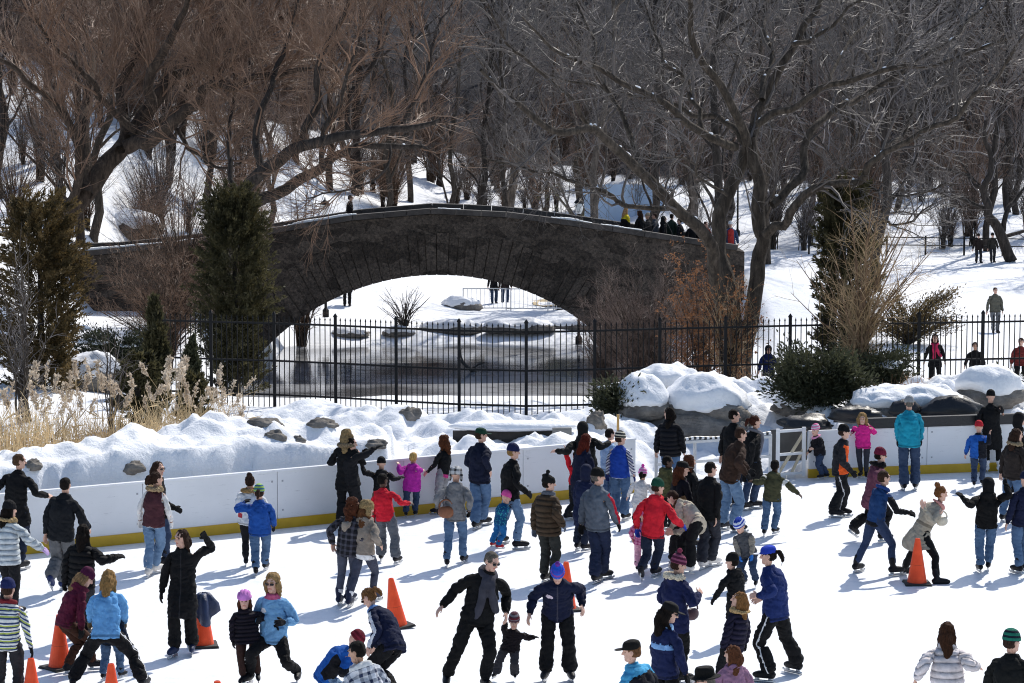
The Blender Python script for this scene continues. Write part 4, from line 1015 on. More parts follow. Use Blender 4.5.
bh = empty('blue_stand_in', (8.0, 150, zz), 'made-up pale blue panels beyond the bridge people', 'backdrop')  # invented panels; their pale blue stands in for a shaded patch there
for k in range(3): bb = Buf(); bb.box((-3.0 + k * 1.62, 0, 1.5), (1.58, .08, 2.6)); bb.build('panel', BLUE, bh)
for k in range(4): bb = Buf(); bb.bar((-3.8 + k * 1.62, .05, 0), (-3.8 + k * 1.62, .05, 2.85), .08); bb.build('post', plain('stand_in_post', (.3, .35, .42), .5), bh)
def bench(label, px, py, Y, rz=0):
    p = at(px, py, Y); p[2] = hz_(p[0], p[1]); o = empty('park_bench', p, label, 'bench', rz=rz)
    bb = Buf(); [bb.box((0, -.2 + k * .1, .45), (1.7, .08, .04)) for k in range(5)]; bb.build('seat', WD, o)
    bb = Buf(); [bb.box((0, .27, .6 + k * .12), (1.7, .04, .08)) for k in range(3)]; bb.build('backrest', WD, o)
    for sx in (-1, 1):
        bb = Buf(); bb.bar((sx * .75, -.2, 0), (sx * .75, -.2, .43), .06); bb.bar((sx * .75, .27, 0), (sx * .75, .27, .92), .06); bb.bar((sx * .75, -.2, .40), (sx * .75, .27, .40), .05); bb.build('leg', IRON, o)
bench('dark park bench by the path, left under the arch', 334, 307, 112, .9)
def barrier(label, px, Y):
    p = at(px, 300, Y); p[2] = hz_(p[0], p[1]); o = empty('crowd_barrier', p, label, 'barrier', 'steel crowd barriers on the far path')
    bb = Buf(); [bb.bar((-1.1, 0, z), (1.1, 0, z), .045) for z in (.15, 1.05)]; [bb.bar((x, 0, .0), (x, 0, 1.07), .05) for x in (-1.1, 1.1)]; bb.build('frame', STEEL, o)
    bb = Buf(); [bb.bar((-1.1 + k * .2, 0, .15), (-1.1 + k * .2, 0, 1.05), .02) for k in range(1, 11)]; bb.build('bars', STEEL, o)
barrier('steel crowd barrier on the bare path, left of the pair under the arch', 487, 115); barrier('steel crowd barrier on the bare path, middle one under the arch', 530, 115); barrier('steel crowd barrier on the bare path near the right foot of the arch', 572, 114)
t = plain('bare_path', '#b8a684', .9, .2, 2); xs3 = np.linspace(1, 5.5, 30); bb = Buf()
V = []
for x in xs3: V += [[x, 118.2 + .25 * x, hz_(x, 118.2 + .25 * x) + .03], [x, 121.5 + .25 * x, hz_(x, 121.5 + .25 * x) + .03]]
i = np.arange(29) * 2; bb.add(V, np.stack([i, i + 2, i + 3, i + 1], 1)); tag(bb.build('bare_path', t), kind='structure')
# driftwood and stump in the pond
bb = Buf(); p = gp(472, 372, WATER); A = np.array([[-.55, 0, .55], [-.3, 0, .3], [0, 0, .05], [.3, .1, -.1]])
bb.tube(pl(A, 8), [.03, .05, .06, .07, .07, .07, .06, .05], 6); bb.tube(pl([[-.3, 0, .3], [-.42, .1, .62], [-.4, .1, .9]], 5), [.04, .035, .03, .02, .01], 5); bb.tube(pl([[0, 0, .1], [.25, -.1, .3], [.5, 0, .35]], 5), [.05, .04, .035, .02, .01], 5)
tag(bb.build('driftwood', plain('wet_wood', (.02, .018, .016), .6), smooth=True), 'dark forked driftwood sticking out of the pond', 'driftwood').location = p
# ================================================================== trees and plants
def bark(name, c, sc=1.0):
    if name in MATS: return MATS[name]
    t = NT(name); v = t.coords(); m = t.node('ShaderNodeMapping'); m.inputs['Scale'].default_value = (1, 1, .25); t.link(v, m.inputs['Vector'])
    n = t.noise(m.outputs[0], 9 * sc, 6, .7); t.base(t.ramp(n, [(.3, mul(c, .3)), (.52, c), (.75, mul(c, 2.2))])); t.rough(.85, .2); t.bump(n, 1.0, .09); MATS[name] = t.m; return t.m
def twigmat(name, c, rough=.6):
    if name in MATS: return MATS[name]
    t = NT(name); v = t.coords(); t.base(t.ramp(t.noise(v, .9, 4), [(.3, mul(c, .55)), (.7, mul(c, 1.5))])); t.rough(rough, .3); MATS[name] = t.m; return t.m
def rperp(d, g):
    r = g.normal(size=d.shape); r -= (r * d).sum(-1, keepdims=True) * d; return r / (np.linalg.norm(r, axis=-1, keepdims=True) + 1e-9)
class Wood:
    """limbs (polylines with radii) from which finer orders of branches are sprouted"""
    def __init__(s, seed): s.g = np.random.default_rng(seed); s.lv = {}
    def add(s, lv, P, Rd): s.lv.setdefault(lv, []).append((np.asarray(P, float), np.asarray(Rd, float)))
    def limb(s, lv, pts, r0, r1, n=None, wob=.0):
        n = n or max(6, len(pts) * 4); P = pl(pts, n)
        if wob: P[1:] += wob * np.stack([vnoise(np.stack([np.linspace(0, n * .45, n), np.full(n, k * 9.1), np.full(n, s.g.uniform(0, 99))], 1)) for k in range(3)], 1)[1:]
        s.add(lv, P, np.linspace(1, 0, n) ** .8 * (r0 - r1) + r1); return P
    def sprout(s, src, dst, count, L, rr, ang=(30, 65), up=.25, curl=.25, K=6, t0=.15, taper=.25, drop=0., bias=None, grav=0.):
        """count children per metre of host length"""
        hosts = s.lv.get(src, []); B = []; D = []; Rh = []; LL = []
        for P, Rd in hosts:
            seg = np.linalg.norm(np.diff(P, axis=0), axis=1); cum = np.concatenate([[0], np.cumsum(seg)]); tot = cum[-1]
            n = s.g.poisson(count * tot * (1 - t0))
            if n == 0: continue
            u = t0 + (1 - t0) * s.g.random(n) ** .85; x = u * tot; k = np.clip(np.searchsorted(cum, x) - 1, 0, len(seg) - 1); f = (x - cum[k]) / seg[k]
            B.append(P[k] + (P[k + 1] - P[k]) * f[:, None]); D.append((P[k + 1] - P[k]) / seg[k][:, None]); Rh.append(Rd[k] + (Rd[k + 1] - Rd[k]) * f); LL.append(1.1 - .6 * u)
        if not B: return
        B = np.concatenate(B); D = np.concatenate(D); Rh = np.concatenate(Rh); LL = np.concatenate(LL); n = len(B); g = s.g
        a = np.radians(g.uniform(*ang, n))[:, None]; d = D * np.cos(a) + rperp(D, g) * np.sin(a); d[:, 2] += up
        if bias is not None: d += np.asarray(bias)
        d /= np.linalg.norm(d, axis=1, keepdims=True)
        ln = L[0] + (L[1] - L[0]) * g.random(n); ln *= LL; st = ln / (K - 1); P = np.empty((n, K, 3)); P[:, 0] = B; c = rperp(d, g) * curl
        for k in range(1, K):
            P[:, k] = P[:, k - 1] + d * st[:, None]; d = d + c * s.g.normal(.6, .7, (n, 1)) / (K - 1) * 2.2 + g.normal(0, curl * .55, (n, 3)); d[:, 2] += (up * .45 - grav) / (K - 1) - drop * k / K; d /= np.linalg.norm(d, axis=1, keepdims=True)
        r0 = np.minimum(rr[0] + (rr[1] - rr[0]) * g.random(n), Rh * .75); Rd = r0[:, None] * np.linspace(1, taper, K)[None]
        s.lv.setdefault(dst, []).extend(zip(P, Rd))
    def buf(s, lvs, sides):
        b = Buf()
        for lv, sd in zip(lvs, sides):
            by = {}
            for P, Rd in s.lv.get(lv, []): by.setdefault(len(P), []).append((P, Rd))
            for k, it in by.items():
                v, f = tubes(np.array([p for p, _ in it]), np.array([r for _, r in it]), sd); b.add(v, f)
        return b
def tree_obj(name, w, loc, label, lvT, lvC, mats, group=None, sides=(10, 7, 5, 3, 3, 3), cat='tree'):
    o = empty(name, loc, label, cat, group)
    n = len(lvT); b = w.buf(lvT, sides[:n]); b.v = [v - np.asarray(loc) for v in b.v]; b.build('trunk', mats[0], o, smooth=True)
    b = w.buf(lvC, sides[n:]); b.v = [v - np.asarray(loc) for v in b.v]; b.build('crown', mats[1], o, smooth=False); return o
def px_limb(w, lv, pts, Y, r0, r1, dY=0., wob=.08, n=None):
    """limb traced through picture points at distance Y, wandering dY metres in depth"""
    m = len(pts); P = [at(p[0], p[1], Y + dY * i / max(m - 1, 1) + (p[2] if len(p) > 2 else 0)) for i, p in enumerate(pts)]
    return w.limb(lv, P, r0, r1, n or m * 4, wob)
BK_D = bark('dark_bark', (.045, .037, .032)); BK_B = bark('brown_bark', (.062, .045, .034)); BK_G = bark('grey_bark', (.07, .056, .044))
TW_B = twigmat('brown_twigs', (.17, .102, .066)); TW_G = twigmat('grey_twigs', (.105, .09, .082)); TW_T = twigmat('tan_twigs', (.34, .235, .125)); TW_R = twigmat('russet_twigs', (.15, .104, .084)); TW_P = twigmat('pale_twigs', (.16, .142, .138))

# the great bare tree right of the bridge
w = Wood(11); Y = 64
px_limb(w, 0, [(735, 392), (736, 350), (728, 320), (712, 270), (709, 240), (677, 210), (642, 172), (612, 145), (592, 127), (552, 130), (512, 100), (480, 70)], Y, .25, .05, -5)
px_limb(w, 0, [(738, 392), (735, 330), (728, 280), (717, 235), (727, 195), (747, 145), (757, 125), (762, 100), (792, 45), (817, 10), (835, -40)], Y, .29, .06, 2)
px_limb(w, 0, [(742, 392), (752, 310), (762, 250), (757, 220), (757, 170), (748, 135)], Y + .6, .26, .17, 0)
for pts, r0, r1, dY in [([(747, 145), (727, 100), (697, 50), (690, 0), (680, -50)], .17, .04, -2), ([(736, 147), (702, 130), (662, 100), (612, 75), (560, 50), (520, 20)], .15, .03, -3), ([(747, 145), (722, 120), (690, 115), (650, 95), (600, 92), (540, 70)], .12, .03, 3),
        ([(772, 205), (802, 175), (802, 140), (832, 112), (862, 95), (937, 50), (972, 15), (1000, -20)], .16, .04, 3), ([(765, 235), (782, 220), (812, 190), (862, 180), (882, 150), (937, 125), (977, 90), (1024, 35)], .17, .04, -3),
        ([(757, 125), (790, 105), (830, 85), (880, 70), (940, 62), (1000, 40), (1040, 30)], .13, .03, -2), ([(762, 100), (770, 60), (765, 20), (775, -20)], .11, .04, 3), ([(792, 45), (830, 25), (870, -10)], .09, .03, 0),
        ([(677, 210), (640, 208), (600, 190), (560, 178), (520, 168), (480, 160)], .09, .02, -3), ([(642, 172), (628, 120), (600, 80), (590, 30), (570, -20)], .1, .03, 3), ([(592, 127), (570, 95), (535, 70), (500, 30), (470, -10)], .08, .02, -2),
        ([(702, 130), (690, 90), (660, 50), (640, 0)], .09, .03, 2), ([(882, 150), (905, 130), (925, 90), (960, 60)], .07, .02, 2), ([(812, 190), (850, 205), (880, 222), (905, 222), (930, 205)], .07, .02, -2), ([(862, 180), (890, 195), (925, 190), (960, 180)], .05, .02, -3),
        ([(830, 85), (850, 40), (880, 0)], .07, .02, 3), ([(727, 195), (700, 180), (690, 165), (660, 160)], .06, .02, -3)]:
    px_limb(w, 1, pts, Y, r0, r1, dY, .14)
w.lv = {k: [(p, r * (.84 if k == 0 else .78)) for p, r in q] for k, q in w.lv.items()}
w.sprout(0, 2, 1.0, (1.5, 3.6), (.03, .06), up=.3, curl=.35, K=8, t0=.42); w.sprout(1, 2, 2.2, (1.2, 3.4), (.02, .05), up=.25, curl=.35, K=8)
w.sprout(2, 3, 3.6, (.7, 2.1), (.012, .022), up=.15, curl=.4, K=6); w.sprout(1, 3, 1.2, (.6, 1.8), (.012, .022), up=.2, curl=.4, K=6)
w.sprout(3, 4, 6.5, (.35, 1.1), (.0075, .012), up=.1, curl=.4, K=4, taper=.45)
def limb_snow(o, w, lvs, seed, frac=.3):
    g = np.random.default_rng(seed); b = Buf(); loc = np.array(o.location)
    for lv in lvs:
        for P, Rd in w.lv[lv]:
            d = np.diff(P, axis=0); sl = np.abs(d[:, 2]) / (np.linalg.norm(d, axis=1) + 1e-6)
            for i in range(len(P) - 1):
                if Rd[i] > .045 and sl[i] < .72 and g.random() < frac:
                    a, c = P[i], P[i + 1]; u0, u1 = sorted(g.random(2)); 
                    if u1 - u0 < .25: continue
                    k = np.linspace(u0, u1, 6)[:, None]; q_ = a + (c - a) * k + np.array([0, 0, 1]) * Rd[i] * .75 - loc; b.tube(q_, Rd[i] * .62 * np.array([.15, .8, 1, .9, .7, .15]), 6)
    if b.n: b.build('limb_snow', SNOW, o, smooth=True)
T2 = tree_obj('bare_tree', w, at(738, 392, Y), 'great bare tree with forking grey trunks right of the bridge', [0, 1], [2, 3, 4], [BK_G, TW_G])
limb_snow(T2, w, [0, 1], 3, .34)

# brown leaning tree on the left and the limbs right of the slim conifer
w = Wood(12); Y = 84
px_limb(w, 0, [(48, 262), (62, 228), (82, 198), (108, 165), (130, 138), (152, 105), (175, 75), (210, 40), (240, 5), (262, -40)], Y, .42, .07, 2)
for pts, r0, r1, dY in [([(125, 148), (145, 140), (172, 126), (180, 113), (198, 104), (208, 86), (240, 84), (280, 70), (330, 66)], .26, .05, -3), ([(120, 150), (128, 125), (118, 90), (135, 60), (148, 25), (150, -20)], .2, .05, 3), ([(152, 105), (150, 70), (172, 40), (185, 10), (188, -30)], .2, .05, -2),
        ([(62, 228), (80, 150), (50, 105), (20, 72), (-15, 55)], .17, .05, -3), ([(175, 75), (205, 62), (250, 40), (300, 5), (330, -25)], .17, .04, 3), ([(208, 86), (230, 60), (262, 30), (285, -10)], .12, .04, 1), ([(85, 195), (83, 120), (88, 70), (80, 10)], .28, .06, 5),
        ([(135, 130), (105, 105), (92, 78), (60, 50), (30, 10)], .14, .04, -2), ([(172, 126), (195, 150), (215, 165), (240, 165)], .08, .03, -3), ([(130, 138), (165, 118), (190, 85), (190, 50), (200, 10)], .16, .04, 4)]:
    px_limb(w, 1, pts, Y, r0, r1, dY, .16)
w.sprout(0, 2, 2.6, (2, 4.5), (.035, .06), up=.4, curl=.3, K=8, t0=.35, bias=(.15, 0, .1)); w.sprout(1, 2, 2.4, (1.8, 4.4), (.025, .05), up=.4, curl=.3, K=8, bias=(.1, 0, .1))
w.sprout(2, 3, 5.0, (1.0, 2.8), (.014, .022), ang=(18, 45), up=.2, curl=.28, K=6); w.sprout(1, 3, 1.5, (.8, 2.2), (.014, .022), up=.3, curl=.3, K=6)
w.sprout(3, 4, 6.5, (.5, 1.4), (.008, .013), ang=(12, 38), up=.12, curl=.25, K=4, taper=.5)
tree_obj('bare_tree', w, at(48, 262, Y), 'large brown bare tree leaning right at the upper left, behind the golden conifer', [0, 1], [2, 3, 4], [BK_B, TW_B])
w = Wood(13); Y = 80
for pts, r0, r1, dY in [([(222, 262), (228, 225), (240, 198), (262, 172), (300, 148), (350, 136), (400, 130), (440, 118)], .30, .05, -3), ([(226, 262), (246, 212), (285, 188), (322, 166), (350, 150), (390, 145), (430, 150)], .24, .05, 2)]: px_limb(w, 0, pts, Y, r0, r1, dY, .1)
for pts, r0, r1, dY in [([(262, 172), (255, 130), (275, 80), (290, 30), (300, -20)], .14, .03, 2), ([(300, 148), (315, 100), (320, 60), (345, 10), (350, -30)], .14, .03, -2), ([(350, 136), (352, 95), (375, 60), (380, 20), (400, -20)], .11, .03, 2), ([(322, 166), (322, 140), (340, 100), (350, 70), (362, 20)], .09, .03, -3), ([(400, 130), (420, 90), (430, 50), (450, 0)], .08, .02, 0), ([(240, 198), (225, 150), (235, 100), (225, 50)], .1, .03, 3), ([(390, 145), (380, 170), (350, 190), (310, 195)], .05, .02, -2)]: px_limb(w, 1, pts, Y, r0, r1, dY, .15)
w.sprout(0, 2, 1.6, (1.6, 3.8), (.03, .05), up=.4, curl=.3, K=8, t0=.3); w.sprout(1, 2, 2.6, (1.5, 3.8), (.02, .045), up=.4, curl=.3, K=8)
w.sprout(2, 3, 5.0, (.9, 2.6), (.013, .02), ang=(18, 45), up=.2, curl=.28, K=6); w.sprout(3, 4, 6.5, (.45, 1.3), (.0075, .012), ang=(12, 40), up=.1, curl=.25, K=4, taper=.5)
T3 = tree_obj('bare_tree', w, at(224, 262, Y), 'bare tree with two dark limbs reaching right from behind the slim dark conifer', [0, 1], [2, 3, 4], [BK_D, TW_B])
limb_snow(T3, w, [0, 1], 4, .2)
# small crooked tree in the right field
w = Wood(14); Y = float(hit(1010, 262)[1])
for pts, r0, r1 in [([(1012, 262), (1002, 235), (988, 212), (985, 190), (990, 165), (985, 120)], .3, .08)]: px_limb(w, 0, pts, Y, r0, r1, 0, .15)
for pts, r0, r1 in [([(1002, 235), (1010, 205), (1030, 185), (1045, 160)], .15, .04), ([(988, 212), (965, 200), (945, 195), (920, 190), (880, 205)], .13, .04), ([(985, 190), (960, 175), (940, 170), (905, 165)], .1, .03), ([(1000, 240), (1025, 232), (1050, 225)], .12, .04)]: px_limb(w, 1, pts, Y, r0, r1, 2, .2)
w.sprout(0, 2, 1.5, (1.5, 3.5), (.03, .05), K=8, curl=.4); w.sprout(1, 2, 1.6, (1.2, 3), (.02, .04), K=8, curl=.4); w.sprout(2, 3, 2.5, (.7, 1.8), (.014, .02), K=6, curl=.4); w.sprout(3, 4, 3, (.4, 1), (.01, .014), K=4, curl=.4)
tree_obj('bare_tree', w, at(1012, 262, Y), 'small crooked bare tree beside the pair on the far field', [0, 1], [2, 3, 4], [BK_D, TW_P])

# background trees: six kinds, copied over the slopes
def bgtree(seed, H, spread, mats, dens=1.0):
    w = Wood(seed); g = w.g
    top = np.array([g.normal(0, .8), g.normal(0, .8), H]); P = w.limb(0, [(0, 0, -.6), (g.normal(0, .15), g.normal(0, .15), H * .25), (top[0] * .4, top[1] * .4, H * .55), top], .13 + H * .005, .03, 16, .3)
    w.sprout(0, 1, 1.15, (H * .22, H * .42), (.05, .10), ang=(25, 65), up=.35, curl=.25, K=9, t0=.12)
    w.sprout(0, 2, .8, (2, 4), (.03, .06), up=.3, curl=.3, K=7, t0=.35); w.sprout(1, 2, 1.15 * dens, (1.5, 3.8), (.03, .05), up=.28, curl=.3, K=7, t0=.2)
    w.sprout(2, 3, 2.0 * dens, (.9, 2.6), (.016, .024), up=.15, curl=.35, K=5); w.sprout(3, 4, 3.4 * dens, (.6, 1.7), (.011, .016), up=.1, curl=.3, K=3, taper=.6)
    return tree_obj('bare_tree', w, (0, 0, 0), None, [0, 1], [2, 3, 4], mats, None, (8, 5, 3, 3, 3))
kinds = [(bgtree(31, 17, 1, [BK_G, TW_G]), 'grey bare tree standing on the slope beyond the bridge'), (bgtree(32, 20, 1, [BK_D, TW_P], .9), 'tall dark trunked bare tree standing on the slope beyond the bridge'), (bgtree(33, 15, 1, [BK_B, TW_B]), 'brown twigged bare tree standing on the slope beyond the bridge'),
         (bgtree(34, 19, 1, [bark('pale_bark', (.14, .115, .095)), TW_P], .8), 'pale trunked bare tree standing on the slope beyond the bridge'), (bgtree(35, 13, 1, [BK_D, TW_R]), 'low russet bare tree standing on the slope beyond the bridge')]
spots = []
g = np.random.default_rng(5)
fixed = [(592, 205, 118, 3), (505, 207, 139, 0), (480, 205, 142, 1), (452, 206, 138, 0), (725, 232, 112, 1), (768, 240, 126, 0), (650, 208, 125, 1), (880, 250, 112, 1), (897, 215, 150, 0), (930, 215, 160, 1), (388, 200, 138, 0), (85, 190, 100, 2), (0, 190, 98, 2), (165, 180, 118, 2), (270, 190, 122, 4), (330, 190, 139, 2), (845, 210, 140, 3), (1010, 200, 150, 1), (355, 205, 140, 1), (545, 205, 142, 2), (690, 225, 135, 3)]
for px, py, Y, k in fixed: p = at(px, py, Y); spots.append((p[0], Y, k))
for row, (Y, n) in enumerate([(104, 8), (114, 9), (124, 12), (136, 14), (150, 13), (166, 15), (184, 17), (205, 19), (232, 20), (265, 20), (305, 20), (350, 18)]):
    for i in range(n):
        x = (-.25 + .5 * (i + .5 + g.uniform(-.35, .35)) / n) * Y; 
        k = int(g.choice(5, p=(.15, .1, .5, .05, .2) if x / Y < -.07 else (.36, .26, .06, .2, .12)))
        if Y < 160 and -.02 < x / Y < .02 and g.random() < .4: continue
        if Y < 137 and -.095 < x / Y < .05: continue
        if Y < 130 and (-.11 < x / Y or x / Y > .2): continue
        spots.append((x, Y + g.uniform(-5, 5), k))
used = set()
for x, y, k in spots:
    src, lab = kinds[k]; o = src if k not in used else copy_tree(src); used.add(k)
    s = g.uniform(.85, 1.2); o.location = (x, y, hz_(x, y)); o.rotation_euler = (g.normal(0, .03), g.normal(0, .03), g.uniform(0, 6.28)); o.scale = (s, s, s * g.uniform(.92, 1.1)); tag(o, lab, 'tree', lab.replace(' tree standing', ' trees').replace('grey', 'grey'))

# ---------------------------------------------------------------- evergreens
def leafmat(name, c, c2):
    t = NT(name); v = t.coords(); t.base(t.ramp(t.noise(v, 2.6, 4, .65), [(.32, c), (.66, c2)])); t.rough(.6, .25); 
    tr = t.node('ShaderNodeBsdfTranslucent'); mx = t.node('ShaderNodeMixShader'); mx.inputs[0].default_value = .38; col = [l.from_socket for l in t.t.links if l.to_socket == t.b.inputs['Base Color']][0]
    t.link(col, tr.inputs[0]); t.link(t.b.outputs[0], mx.inputs[1]); t.link(tr.outputs[0], mx.inputs[2]); t.link(mx.outputs[0], t.n['Material Output'].inputs[0]); return t.m
def sprays(g, C, D, L, W):
    """flattened foliage sprays: a folded kite of two quads each"""
    n = len(C); D = D / np.linalg.norm(D, axis=1, keepdims=True); s = rperp(D, g); up = np.cross(D, s); L = L[:, None]; W = W[:, None]
    v = np.stack([C, C + D * L * .45 + s * W, C + D * L, C + D * L * .45 - s * W, C + D * L * .5 + up * W * .35], 1).reshape(-1, 3); o = np.arange(n)[:, None] * 5
    return v, np.concatenate([o + [0, 1, 4], o + [1, 2, 4], o + [2, 3, 4], o + [3, 0, 4]])
def conifer(name, label, px, pbase, ptop, Y, wpx, mat, n=9000, seed=1, L=(.055, .15), base_w=.7, lumps=.5, shape='column', base=None, W=.17):
    g = np.random.default_rng(seed); A = at(px, pbase, Y); B_ = at(px, ptop, Y); H = B_[2] - A[2]; rad = wpx / 2 / F * Y
    if base is None: A[2] = min(A[2], hz_(A[0], A[1])) ; H = B_[2] - A[2]
    o = empty(name, A, label, 'tree' if H > 2 else 'shrub')
    # feathery branchlets that rise from the stem, each hung with small sprays
    n = int(n * 1.9); m = max(60, n // 70); u = g.random(m) ** .9; th = g.uniform(0, 2 * math.pi, m)
    if shape == 'column': prof = np.where(u < .25, base_w + (1 - base_w) * u / .25, np.sqrt(np.clip(1 - ((u - .25) / .82) ** 3.4, 0, 1)))
    else: prof = (1 - u) ** .75 * (1 - .35 * np.clip(.15 - u, 0, 1) / .15)
    ln = fbm(np.stack([np.cos(th) * 1.5 + seed, np.sin(th) * 1.5, u * H * .8], 1), 3)
    R_ = 1.12 * rad * np.maximum(prof, .12) * (1 + lumps * ln * 1.2) * g.uniform(.62, 1.12, m); rise = g.uniform(.25, .75, m) * min(1, H / 4) * .9
    A0 = np.stack([R_ * .25 * np.cos(th), R_ * .25 * np.sin(th), u * H * .96], 1); A1 = np.stack([R_ * np.cos(th), R_ * np.sin(th), u * H * .96 + rise], 1)
    k = g.integers(0, m, n); tt = g.random(n) ** .6; C = A0[k] + (A1 - A0)[k] * tt[:, None] + g.normal(0, .055 * (1.3 - tt)[:, None] * min(1, H / 3), (n, 3))
    D = (A1 - A0)[k] / (np.linalg.norm((A1 - A0)[k], axis=1, keepdims=True) + .01) + g.normal(0, .5, (n, 3)) + [0, 0, .25]
    l = g.uniform(*L, n); v, f = sprays(g, C, D, l, l * W); b = Buf(); b.add(v, f); b.build('crown', mat, o)
    b = Buf(); b.tube(pl([(0, 0, -.4), (0, 0, H * .5), (0, 0, H * .93)], 8), np.linspace(.14, .02, 8), 7); b.build('trunk', BK_D, o); return o
GD = leafmat('juniper_green', (.026, .027, .014), (.105, .092, .042)); GG = leafmat('golden_green', (.032, .028, .014), (.18, .122, .05)); GP = leafmat('pine_green', (.024, .029, .017), (.08, .085, .046))
conifer('conifer', 'slim dark green conifer column before the left end of the bridge', 236, 388, 194, 66, 78, GD, 26000, 1, lumps=.7)
conifer('conifer', 'golden brown conifer at the far left in front of the bridge wall', 42, 400, 203, 66, 96, GG, 28000, 2, base_w=.9, lumps=.75)
conifer('conifer', 'narrow dark conifer column behind the tan twiggy shrub at the right', 842, 384, 188, 63.5, 58, GD, 19000, 3, base_w=.9)
conifer('dwarf_conifer', 'small pointed dark evergreen before the fence, right of the reeds', 156, 400, 308, 57, 40, GD, 3500, 4, (.08, .2), shape='cone')
conifer('dwarf_conifer', 'low dark evergreen beside the small pointed one, in the reeds', 192, 412, 348, 56, 34, GP, 2500, 5, (.08, .2), shape='cone')
conifer('dwarf_conifer', 'round dark evergreen bush left of the small pointed one', 138, 420, 360, 55, 44, GD, 3000, 6, (.08, .2))
conifer('dwarf_conifer', 'leaning dark evergreen in the reeds below the slim conifer', 196, 440, 380, 51, 26, GD, 1800, 16, (.08, .18))
def spreader(name, label, px, py, Y, wpx, hpx, mat, n, seed, snow=True):
    g = np.random.default_rng(seed); A = hit(px, py); Y = A[1]; o = empty(name, A, label, 'shrub'); k = Y / F; Lx = wpx * k / 2; Hh = hpx * k
    w = Wood(seed); 
    for i in range(44):
        a = g.uniform(0, 6.28); e = g.uniform(.15, 1.1); R_ = g.uniform(.55, 1.0); tip = np.array([math.cos(a) * Lx * R_ * math.cos(e * .6), math.sin(a) * Lx * .7 * R_, Hh * (.12 + .9 * math.sin(e) * R_)])
        w.limb(0, [(0, 0, 0), tip * [.5, .5, .75], tip], .03, .008, 8, .1)
    b = w.buf([0], [4]); b.build('branch', BK_D, o)
    n = int(n * 2.6); P = np.concatenate([p[2:] for p, _ in w.lv[0]]); idx = g.integers(0, len(P), n); C = P[idx] + g.normal(0, .13, (n, 3)); D = C / (np.linalg.norm(C, axis=1, keepdims=True) + .01) + g.normal(0, .5, (n, 3))
    l = g.uniform(.05, .14, n); v, f = sprays(g, C, D, l, l * .18); b = Buf(); b.add(v, f); b.build('foliage', mat, o)
    if snow:
        b = Buf(); T_ = [p[-3] for p, _ in w.lv[0] if p[-3][2] > Hh * .35]
        for i in range(min(9, len(T_))):
            r_ = g.uniform(.07, .2) * min(1, Hh); v2, f2 = blob(T_[i] + [0, 0, .05], (r_ * 1.4, r_, r_ * .45), i + seed, .4, 16); b.add(v2, [q for q in f2])
        b.build('snow_clumps', SNOW, o, smooth=True)
    return o
spreader('juniper_shrub', 'wide low dark juniper spreading over the snow below the narrow conifer', 818, 404, 56, 112, 56, GP, 9000, 41)
spreader('juniper_shrub', 'low dark juniper tuft right of the tan shrub, before the fence', 882, 388, 57, 70, 40, GP, 4200, 42)
spreader('juniper_shrub', 'dark juniper clump under the snow capped boulders, left of the heap', 618, 413, 55, 44, 30, GP, 2200, 43)
spreader('juniper_shrub', 'green gold juniper reaching over the fence behind the tan shrub', 908, 345, 62.5, 120, 68, GG, 3800, 44, False)
spreader('juniper_shrub', 'sprawling grey green pine boughs between the two left conifers', 118, 385, 64, 130, 78, GP, 6500, 45)
spreader('juniper_shrub', 'dark evergreen sprig on the right bank near the frame edge', 1000, 402, 52, 40, 26, GP, 1500, 46)
# deciduous shrubs
def bush(name, label, px, py, Y, wpx, hpx, mat, seed, stems=30, d2=3.0, d3=4.0, r=(.018, .03), tw=(.006, .009), fan=.8, leaves=None, z=None, curl=.3, lens=(1, 1)):
    A = at(px, py, Y); A[2] = hz_(A[0], A[1]) - .05 if z is None else z; top = at(px, py - hpx, Y); H = top[2] - A[2]; w = Wood(seed); g = w.g; k = Y / F
    for i in range(stems):
        a = g.uniform(0, 6.28); R_ = math.sqrt(g.random()) * wpx * k / 2; tip = np.array([math.cos(a) * R_, math.sin(a) * R_ * .7, H * (g.uniform(.6, 1.0)) * (1 - .35 * (R_ / (wpx * k / 2)) ** 2)]); w.limb(0, [(g.normal(0, .1), g.normal(0, .1), -.1), tip * [.35 * fan, .35 * fan, .5], tip], g.uniform(*r), .006, 9, .1)
    w.sprout(0, 1, d2, (.35 * lens[0], 1.1 * lens[0]), (tw[0] * 1.3, tw[1] * 1.3), up=.15, curl=curl, K=5); w.sprout(1, 2, d3, (.2 * lens[1], .6 * lens[1]), tw, up=.1, curl=curl, K=4, taper=.5)
    o = empty(name, A, label, 'shrub'); w.buf([0], [5]).build('stem', mat[0], o, smooth=True); w.buf([1, 2], [3, 3]).build('twigs', mat[1], o)
    if leaves:
        P = np.concatenate([p[1:] for p, _ in w.lv[2]]); n = leaves[1]; C = P[g.integers(0, len(P), n)] + g.normal(0, .03, (n, 3)); l = g.uniform(.035, .10, n); v, f = sprays(g, C, g.normal(0, 1, (n, 3)) + [0, 0, -.3], l, l * .24); b = Buf(); b.add(v, f); b.build('leaves', leaves[0], o)
    return o
bush('bare_shrub', 'dense grey brown twiggy shrub in front of the right end of the bridge', 648, 330, 82, 150, 100, [BK_B, TW_R], 51, 110, 6.5, 7, tw=(.007, .011))
bush('bare_shrub', 'dark twiggy shrub at the foot of the bridge, right of the arch', 605, 325, 86, 60, 60, [BK_B, TW_R], 57, 60, 6, 6, tw=(.007, .011))
RUS = leafmat('russet_leaves', (.12, .053, .026), (.33, .155, .07))
